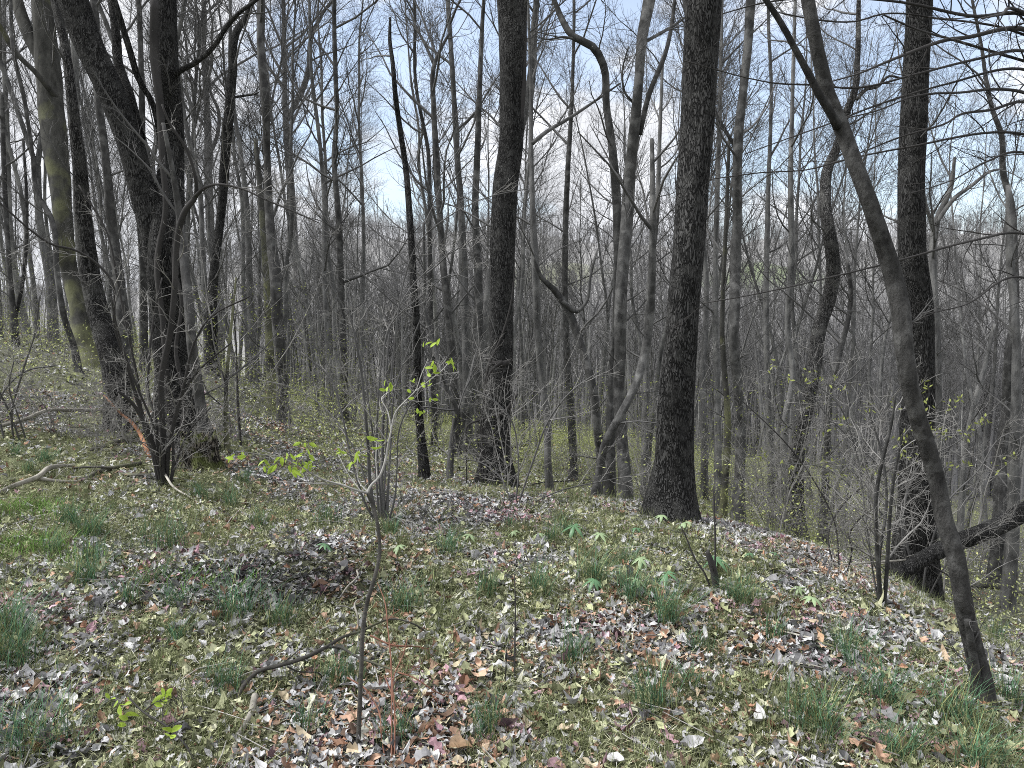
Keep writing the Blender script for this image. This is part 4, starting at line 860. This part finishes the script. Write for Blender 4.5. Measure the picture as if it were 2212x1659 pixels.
# stump
h = hit(430, 1012); sc = h[1] / FPX; st = MB(); rs = np.random.default_rng(4)
n = 30; a = np.arange(n) * 2 * math.pi / n; Rr = 38 * sc
lv = [(-.1, 1.5), (.02, 1.3), (.08, 1.08), (.16, .98), (.24, .95), (.30, .92)]
rings = []
jag = rs.uniform(-.09, .06, n); lobes_ = 1 + .12 * np.sin(5 * a) + .07 * np.sin(9 * a + 1) + rs.uniform(-.04, .04, n)
for q_, (zz, f) in enumerate(lv):
    rings.append(np.stack([h[0] + Rr * f * lobes_ * np.cos(a), h[1] + Rr * f * lobes_ * np.sin(a), h[2] + zz * 1.1 + jag * (q_ == 5)], 1))
rings.append(np.stack([h[0] + Rr * .7 * np.cos(a), h[1] + Rr * .7 * np.sin(a), h[2] + .25 + jag * .5], 1))
rings.append(np.stack([h[0] + Rr * .3 * np.cos(a), h[1] + Rr * .3 * np.sin(a), np.full(n, h[2] + .14)], 1))
V = np.concatenate(rings); k_ = len(rings); i = np.arange(k_ - 1)[:, None] * n; j = np.arange(n)[None, :]
q = np.stack([i + j, i + (j + 1) % n, i + n + (j + 1) % n, i + n + j], -1).reshape(-1, 4)
e = empty('tree_stump', h, 'rotten jagged stump beside the dark double tree', 'stump')
st.add(np.vstack([V, [[h[0], h[1], h[2] + .12]]]), q, np.stack([(k_ - 1) * n + np.arange(n), (k_ - 1) * n + (np.arange(n) + 1) % n, np.full(n, k_ * n)], -1))
M['stump'] = mat_bark('rotten_stump_wood', (.012, .011, .01), (.16, .145, .12), 22, .2, 1, .03, patch=(.16, .19, .06), patchscale=7)
st.build('stump_wood', M['stump'], e, h)

# ------------------------------------------------------------------ leaf litter
rl = np.random.default_rng(31)
def scatter(n, r0, r1, half, pw=1.0):
    th = rl.uniform(-half, half, n); r = r0 + (r1 - r0) * rl.random(n) ** pw
    return np.sin(th) * r, np.cos(th) * r
TL = np.linspace(0, 1, 7)
OAK = np.array([.04, .55, .25, .95, .35, .75, .02]); BEECH = np.array([.03, .6, .95, 1.0, .8, .45, .02]); MAPLE = np.array([.05, .85, .55, 1.25, .45, .5, .02])
SHAPES = np.array([OAK, BEECH, MAPLE, BEECH * .8])
def leaves(x, y, size, name, label, tilt=.5, lift=.012, curlm=1.2, warm=1.0):
    N = len(x); z = ground(x, y)
    e_ = .05; gxn = (ground(x + e_, y) - ground(x - e_, y)) / (2 * e_); gyn = (ground(x, y + e_) - ground(x, y - e_)) / (2 * e_)
    az = rl.uniform(0, 6.283, N); nrm = np.stack([-gxn * .7 + rl.normal(0, tilt, N), -gyn * .7 + rl.normal(0, tilt, N), np.ones(N)], 1); nrm /= np.linalg.norm(nrm, axis=1)[:, None]
    d = np.stack([np.cos(az), np.sin(az), np.zeros(N)], 1); d -= nrm * (d * nrm).sum(1)[:, None]; d /= np.linalg.norm(d, axis=1)[:, None]; s = np.cross(nrm, d)
    shp = SHAPES[rl.choice(4, N, p=[.3, .35, .2, .15])]; asp = rl.uniform(.35, .6, N)
    sz = size * rl.uniform(.6, 1.25, N); c1 = rl.normal(.25, .5, N) * curlm; c2 = rl.normal(.1, .55, N) * curlm; tw_ = rl.normal(0, .5, N)
    t_ = TL[None, :] - .5
    wl = shp * asp[:, None] * sz[:, None] * .5 * (1 + rl.normal(0, .14, shp.shape)); wr = shp * asp[:, None] * sz[:, None] * .5 * (1 + rl.normal(0, .14, shp.shape))
    zc = c2[:, None] * sz[:, None] * (t_ ** 2) * 1.6 + rl.normal(0, .02, shp.shape) * sz[:, None]
    ctr = np.stack([x, y, z + lift + rl.random(N) * .03 * size / .09], 1)
    mid = ctr[:, None] + d[:, None] * (t_ * sz[:, None])[..., None] + nrm[:, None] * zc[..., None]
    def edge(wv, sg):
        hh = c1[:, None] * wv * 1.1 + sg * tw_[:, None] * t_ * wv + rl.normal(0, .05, wv.shape) * sz[:, None]
        return mid + sg * s[:, None] * wv[..., None] + nrm[:, None] * hh[..., None]
    V = np.stack([edge(wl, 1), mid, edge(wr, -1)], 2).reshape(N, 21, 3)
    # keep blades above the ground they lie on
    gg = ground(V[..., 0].ravel(), V[..., 1].ravel()).reshape(N, 21); V[..., 2] = np.maximum(V[..., 2], gg + .003)
    i = np.arange(6) * 3; q = np.concatenate([np.stack([i, i + 1, i + 4, i + 3], -1), np.stack([i + 1, i + 2, i + 5, i + 4], -1)])
    Q = (q[None] + (np.arange(N) * 21)[:, None, None]).reshape(-1, 4)
    K = np.maximum(khaki(x, y), (1 - warm) * np.clip(fbm(x * .13, y * .13, 41) * 2.6 - .45, 0, 1)); PK = pinkf(x, y) * warm; TN = tanf(x, y) * warm; rr = rl.random(N); val = np.exp(rl.normal(-.02, .58, N))
    grey = np.array([.30, .298, .305]); kh = np.array([.30, .315, .185]); tan_ = np.array([.46, .30, .215]); pink = np.array([.28, .175, .20]); white = np.array([.55, .55, .57]); brown = np.array([.24, .13, .085])
    col = np.where((rr < K * .8)[:, None], kh, grey)
    r2 = rl.random(N); col = np.where((r2 < PK * .55 * (1 - .6 * K) + .07 * warm * (1 - K))[:, None], pink, col)
    r3 = rl.random(N); col = np.where((r3 < TN * .40 * (1 - .55 * K) + (.05 + .10 * np.clip((3.6 - y) / 1.5, 0, 1)) * warm)[:, None], tan_, col)
    r4 = rl.random(N); col = np.where((r4 < .05)[:, None], white, col); col = np.where(((r4 > .96))[:, None], brown, col)
    col = np.clip(col * val[:, None], .015, .50)
    bb = baref(x, y); col = col * (1 - .65 * bb)[:, None]
    far = np.hypot(x, y) > 9
    colv = np.repeat(col[:, None, :], 21, 1) * (1 + rl.normal(0, .10, (N, 21, 1)))
    m_ = MB(); m_.add(V.reshape(-1, 3), Q, col=np.clip(colv.reshape(-1, 3), .01, .8)); o = m_.build(name, M['leaf'], smooth=False)
    tag(o, label, 'leaf litter', kind='stuff')
def keep(x, y, f):
    k = rl.random(len(x)) < f(x, y); return x[k], y[k]
x, y = scatter(24000, 1.6, 5.2, .95, .75); x, y = keep(x, y, lambda a, b_: 1 - .5 * baref(a, b_)); x, y = keep(x, y, lambda a, b_: 1 - .42 * khaki(a, b_)); leaves(x, y, .055 * np.where(rl.random(len(x)) < .15, 1.5, 1.0), 'leaf_litter', 'curled dead leaves carpeting the ground near the camera')
x, y = scatter(42000, 5.0, 13, .9, .85); x, y = keep(x, y, lambda a, b_: 1 - .35 * khaki(a, b_)); leaves(x, y, .062, 'leaf_litter', 'dead leaves carpeting the brow and bank further off', lift=.01)
x, y = scatter(30000, 12, 42, .8, .9); leaves(x, y, .10, 'leaf_litter', 'dead leaves thinly covering the wooded slopes beyond', lift=.01, warm=.12)
# crumbled leaf bits between the whole leaves
x, y = scatter(42000, 1.6, 7, .9, .75); leaves(x, y, .03, 'leaf_crumbs', 'crumbled leaf bits between the whole leaves', tilt=.5)

# fine twigs in the litter
m_ = MB(); x, y = scatter(1500, 1.8, 12, .85, .8); z = ground(x, y)
for k in range(len(x)):
    a = rl.uniform(0, 6.28); ll = rl.uniform(.06, .38); p0 = np.array([x[k], y[k], z[k] + .02]); p1 = p0 + [math.cos(a) * ll, math.sin(a) * ll, 0]; p1[2] = g1(p1[0], p1[1]) + rl.uniform(.01, .07)
    pm = (p0 + p1) / 2 + rl.normal(0, .05, 3) * ll; pm[2] = max(pm[2], g1(pm[0], pm[1]) + .012); r0 = rl.uniform(.001, .004); g_ = rl.uniform(.05, .42)
    m_.tube([p0, pm, p1], [r0, r0 * .9, r0 * .5], 4, col=(g_, g_ * .97, g_ * .92))
tag(m_.build('twig_litter', M['leaf']), 'fine broken twigs littering the leaf carpet', 'twigs', kind='stuff')

# ------------------------------------------------------------------ grass
def blades(x, y, z, h, wdt, lean, col, colv=.25):
    N = len(x); az = rl.uniform(0, 6.283, N); h = h * rl.uniform(.55, 1.25, N); ln = lean * h * rl.uniform(.2, 1.4, N)
    d = np.stack([np.cos(az), np.sin(az), np.zeros(N)], 1); s = np.stack([-np.sin(az), np.cos(az), np.zeros(N)], 1); b0 = np.stack([x, y, z - .01], 1)
    rows_ = []
    for t_, wf in ((0, 1), (.4, .85), (.75, .55), (1, .08)):
        c_ = b0 + d * (ln * t_ ** 1.8)[:, None] + np.array([0, 0, 1]) * (h * (t_ - .18 * lean * t_ ** 2))[:, None]
        rows_ += [c_ + s * (wdt * wf / 2), c_ - s * (wdt * wf / 2)]
    V = np.stack(rows_, 1).reshape(-1, 3); i = np.arange(3) * 2; q = np.stack([i, i + 1, i + 3, i + 2], -1)
    Q = (q[None] + (np.arange(N) * 8)[:, None, None]).reshape(-1, 4)
    c = np.asarray(col, float) * np.exp(rl.normal(0, colv, N))[:, None] if np.ndim(col) == 1 else col
    return V, Q, np.repeat(np.clip(c, .005, .8), 8, 0)
def clumps(nc, per, r0, r1, half, spread, pw=.85):
    cx, cy = scatter(nc, r0, r1, half, pw); k = rl.random(nc) < (.12 + .88 * khaki(cx, cy)) * (1 - baref(cx, cy)); cx, cy = cx[k], cy[k]
    x = np.repeat(cx, per) + rl.normal(0, spread, len(cx) * per); y = np.repeat(cy, per) + rl.normal(0, spread, len(cx) * per); return x, y
m_ = MB()
for nc, per, r0, r1, hh, wd in [(5200, 18, 1.7, 6, .075, .0022), (5000, 14, 5, 15, .09, .004)]:
    x, y = clumps(nc, per, r0, r1, .9, .05); m_.add(*blades(x, y, ground(x, y), hh, wd, .7, np.array([.17, .185, .075]))[:2], col=None) if False else None
    V, Q, c = blades(x, y, ground(x, y), hh, wd, .8, np.array([.15, .17, .075]), .5); m_.add(V, Q, col=c)
x, y = clumps(9000, 15, 1.7, 9, .9, .13); V, Q, c = blades(x, y, ground(x, y) + .006, .05, .003, 1.9, np.array([.40, .41, .26]), .45); m_.add(V, Q, col=c)
x, y = clumps(1300, 46, 1.9, 8, .9, .035); V, Q, c = blades(x, y, ground(x, y), .12, .0022, .55, np.array([.11, .13, .06]), .5); m_.add(V, Q, col=c)
tag(m_.build('grass', M['grass'], smooth=False), 'thin olive grass growing up through the litter', 'grass', kind='stuff')

GR = [(525,1045,1),(500,1095,1),(430,1075,.8),(560,1140,.8),(355,1190,1.4),(150,1135,1.2),(120,1200,1),(200,1160,1),(210,1215,1),(190,1260,1),(275,1300,1),(385,1310,.8),(330,1262,.7),(515,1335,1.3),(610,1355,1),(385,1390,.8),
      (15,1370,1.6),(12,1440,1.5),(60,1625,1.6),(705,1135,1),(845,1158,.8),(970,1200,1),(872,1318,1),(1052,1290,.9),(1165,1285,1),(1100,1135,.6),(1280,1262,1.2),(1350,1222,1),(1362,1300,1),(1440,1350,1.4),(1590,1300,.9),
      (1612,1310,1),(1672,1385,.9),(1510,1405,.7),(1240,1432,1),(1415,1532,1.2),(1490,1485,.8),(1832,1430,1.1),(1900,1522,1.3),(2062,1560,1.3),(2182,1530,1.3),(1742,1570,1.2),(1790,1600,1.1),(1050,1590,1.2),(725,1480,1.1),(485,1492,1),
      (35,985,1),(100,1000,.9),(62,1020,.8),(1225,1160,.9),(1190,1175,.8),(2150,1390,.9),(1930,1640,1.2),(860,1600,1),(2110,1655,1.2),(665,1580,1)]
for k, (px, py, s) in enumerate(GR):
    h = hit(px, py); s = s * rl.uniform(.75, 1.05); N = int(rl.uniform(110, 190) * s); sx_ = rl.uniform(.025, .06); x = h[0] + rl.normal(0, sx_ * s, N); y = h[1] + rl.normal(0, .04 * s, N)
    V, Q, c = blades(x, y, ground(x, y), min(.12 + .022 * h[1], .24) * s, .0028, rl.uniform(.5, 1.0), np.array([.075, .155, .085]), .4); c = np.where((np.repeat(rl.random(N), 8) < .3)[:, None], c * [2.2, 1.15, .9], c)
    m_ = MB(); m_.add(V, Q, col=c); o = m_.build('grass_tuft', M['grass'], None, (h[0], h[1], h[2]), smooth=False)
    near = [(60, 1150, 'fresh grass patch at left'), (680, 1262, 'bare soil patch'), (780, 1450, 'sapling stem'), (1390, 1230, 'umbrella-leaved plants'), (1600, 1330, 'knotted stub'), (2110, 1520, 'foot of the leaning tree'),
            (500, 1050, 'jagged stump'), (150, 1560, 'lime-leaved seedling twig'), (1111, 1440, 'tiny straight shoots'), (1700, 1580, 'litter at lower right')]
    nm = min(near, key=lambda q: math.hypot(q[0] - px, q[1] - py)); sd2 = ('left of' if px < nm[0] else 'right of') if abs(px - nm[0]) > abs(py - nm[1]) else ('behind' if py < nm[1] else 'in front of')
    lb = ('tall' if s > 1.15 else 'small' if s < .85 else 'fine') + f' dark green grass tuft {sd2} the {nm[2]}'; tag(o, lb, 'grass tuft', 'dark green grass tufts')
for px, py, s in [(80,1108,1.6),(60,1190,1.5),(100,1195,1.3),(430,1262,1.2),(560,1150,.7),(20,1105,1.3),(155,1215,1.1),(310,1250,.8)]:
    h = hit(px, py); N = int(130 * s); x = h[0] + rl.normal(0, .11 * s, N); y = h[1] + rl.normal(0, .08 * s, N)
    V, Q, c = blades(x, y, ground(x, y), .09 * s, .0032, .9, np.array([.13, .26, .045]), .3)
    m_ = MB(); m_.add(V, Q, col=c); o = m_.build('grass_tuft', M['grass'], None, (h[0], h[1], h[2]), smooth=False)
    tag(o, 'low spreading patch of fresh bright green grass at left', 'grass tuft', 'bright green grass patches')

m_ = MB(); x, y = scatter(300000, 8.5, 50, .75, .8); k = rl.random(len(x)) < np.clip(fbm(x * .22, y * .22, 13) * 3.4 - 1.1, 0.05, 1) * np.where(x / y > .42, .4, np.where(x / y < -.3, .35, 1)); x, y = x[k], y[k]; N = len(x)
z = ground(x, y) + rl.random(N) ** 2.0 * .6 * (1 + fbm(x * .5, y * .5, 15)); p = np.stack([x, y, z], 1); d1 = rl.normal(0, 1, (N, 3)); d1 /= np.linalg.norm(d1, axis=1)[:, None]; d2 = np.cross(d1, rl.normal(0, 1, (N, 3))); d2 /= np.linalg.norm(d2, axis=1)[:, None]
sz = (rl.uniform(.010, .020, N) * (1 + y / 30))[:, None]; V = np.stack([p, p + d1 * sz + d2 * sz * .45, p + d1 * sz * 2, p + d1 * sz - d2 * sz * .45], 1).reshape(-1, 3)
c = np.array([.35, .39, .15]) * np.exp(rl.normal(0, .4, N))[:, None]; m_.add(V, np.arange(N * 4).reshape(N, 4), col=np.repeat(np.clip(c, .02, .7), 4, 0))
tag(m_.build('undergrowth', M['grass'], smooth=False), 'hazy olive budding undergrowth on the slope behind the brow', 'undergrowth', kind='stuff')

# ------------------------------------------------------------------ mayapples
for k, (px, py, s, pale) in enumerate([(1430,1112,1.1,1),(1478,1128,1.2,1),(1545,1205,1.7,0),(1383,1205,1.3,1),(1440,1238,1.4,0),(1283,1252,1.4,0),(1375,1250,1.2,1),(1240,1135,1.5,0),(1295,1152,1.2,1),(1375,1140,.8,0),
                               (1755,1290,1.4,1),(1725,1270,1,1),(1618,1198,.7,0),(1675,1198,.7,0),(702,1175,1.0,0),(862,1178,1.0,1),(1015,1155,1,1),(1110,1148,.8,1),(1165,1152,1,1)]):
    h = hit(px, py + 22 * s); D = h[1]; dn = at(px, py, D); hgt = max(dn[2] - h[2], .06); e = empty('mayapple', h, 'pale umbrella-leaved plant' if pale else 'green umbrella-leaved plant', 'plant')
    e['label'] = ('pale' if pale else 'green') + ' drooping umbrella-leaved woodland plant on the brow'; e['group'] = ('pale' if pale else 'green') + ' umbrella plants'
    sm = MB(); top_ = np.array([h[0], h[1], h[2] + hgt]); sm.tube([h - [0, 0, .03], (h + top_) / 2 + [.004, 0, 0], top_], [.004, .0035, .003], 6); sm.build('stem', M['maypale'], e, h)
    lm = MB(); nl = int(rl.integers(6, 9)); tl = rl.normal(0, .22, 2); a0 = rl.uniform(0, 6.28); Ln = pxsize(D, 22 * s)
    for q_ in range(nl):
        a = a0 + q_ * 2 * math.pi / nl + rl.normal(0, .1); leaf_blade(lm, top_, (math.cos(a), math.sin(a), .1 + tl[0] * math.cos(a) + tl[1] * math.sin(a)), (-math.sin(a), math.cos(a), 0), Ln * rl.uniform(.7, 1.15), Ln * .27, rl.uniform(.5, .95), n=6, cup=-.5)
    lm.build('leaf', M['maypale' if pale else 'may'], e, h)

# budding twigs: olive leaves hanging before the right-hand trunks
rg = np.random.default_rng(404)
stems('low wide bush with yellow-green buds in front of the ridged trunk', 'shrub', 'shrub', [
  [(1990,1280,5),(1960,1180,5),(1930,1080,4),(1900,1010,3),(1850,960,3),(1790,900,2.5),(1730,830,2),(1640,800,2)],
  [(1990,1280,5),(2010,1180,4),(2050,1080,4),(2110,1020,3),(2170,940,2.5),(2212,930,2)],
  [(1985,1280,4),(1950,1120,4),(1990,1000,3),(2060,960,3),(2125,915,2)],
  [(1985,1280,4),(1930,1140,4),(1850,1060,3),(1780,1010,2.5),(1700,1000,2)],
  [(1995,1280,4),(2060,1200,3),(2120,1150,3),(2180,1130,2)]], base=(1990,1285), Y=7.0, mat='twig', tw=(10, .6), twmat='shrubbark', seed=40)
lf = MB(); ob = [o for o in C.objects if o.get('label', '').startswith('low wide bush')][0]; bp = np.array(ob.location)
for px, py in [(1665,795),(1696,815),(1745,800),(1763,823),(1804,816),(1882,878),(1927,875),(1998,837),(2000,875),(2056,873),(2080,858),(1815,903),(1800,930),(2012,925),(2030,925),(2090,930),(2122,913),(2125,905),(2040,945),(1940,948),(1955,950),(1960,985),
               (1800,1010),(1820,1020),(1880,1018),(1890,1020),(1950,985),(2092,1000),(2058,1008),(1790,995),(2183,985),(2160,1008),(1640,985),(1700,1003),(1985,870),(2090,940),(1975,930)]:
    for z in range(7):
        p = at(px + rg.normal(0, 9), py + rg.normal(0, 6), 6.9 + rg.normal(0, .2)); leaf_blade(lf, p, rg.normal(0, 1, 3), rg.normal(0, 1, 3), .045, .018, .1, n=3, cup=.3)
lf.build('leaves', M['budolive'], ob, bp)

# ------------------------------------------------------------------ look-alikes are told apart by their order from the left
bpy.context.view_layer.update()
ORD = 'leftmost second third fourth fifth sixth seventh eighth ninth tenth eleventh twelfth thirteenth fourteenth fifteenth sixteenth seventeenth eighteenth nineteenth twentieth'.split()
same = {}
for o in C.objects:
    if o.parent is None and o.get('category') and o.get('label') and not o.get('kind'): same.setdefault(o['label'], []).append(o)
for lb, os_ in same.items():
    if 1 < len(os_) <= 40:
        os_.sort(key=lambda o: topix((o.location.x, max(o.location.y, .5), o.location.z))[0])
        for k, o in enumerate(os_):
            if k >= len(ORD): pre = ORD[min(len(os_) - 1 - k, 19)] + '-from-right'; pre = pre.replace('leftmost-from-right', 'rightmost')
            else: pre = ORD[k] + ('' if k == 0 else '-from-left')
            o['label'] = pre + ' ' + lb
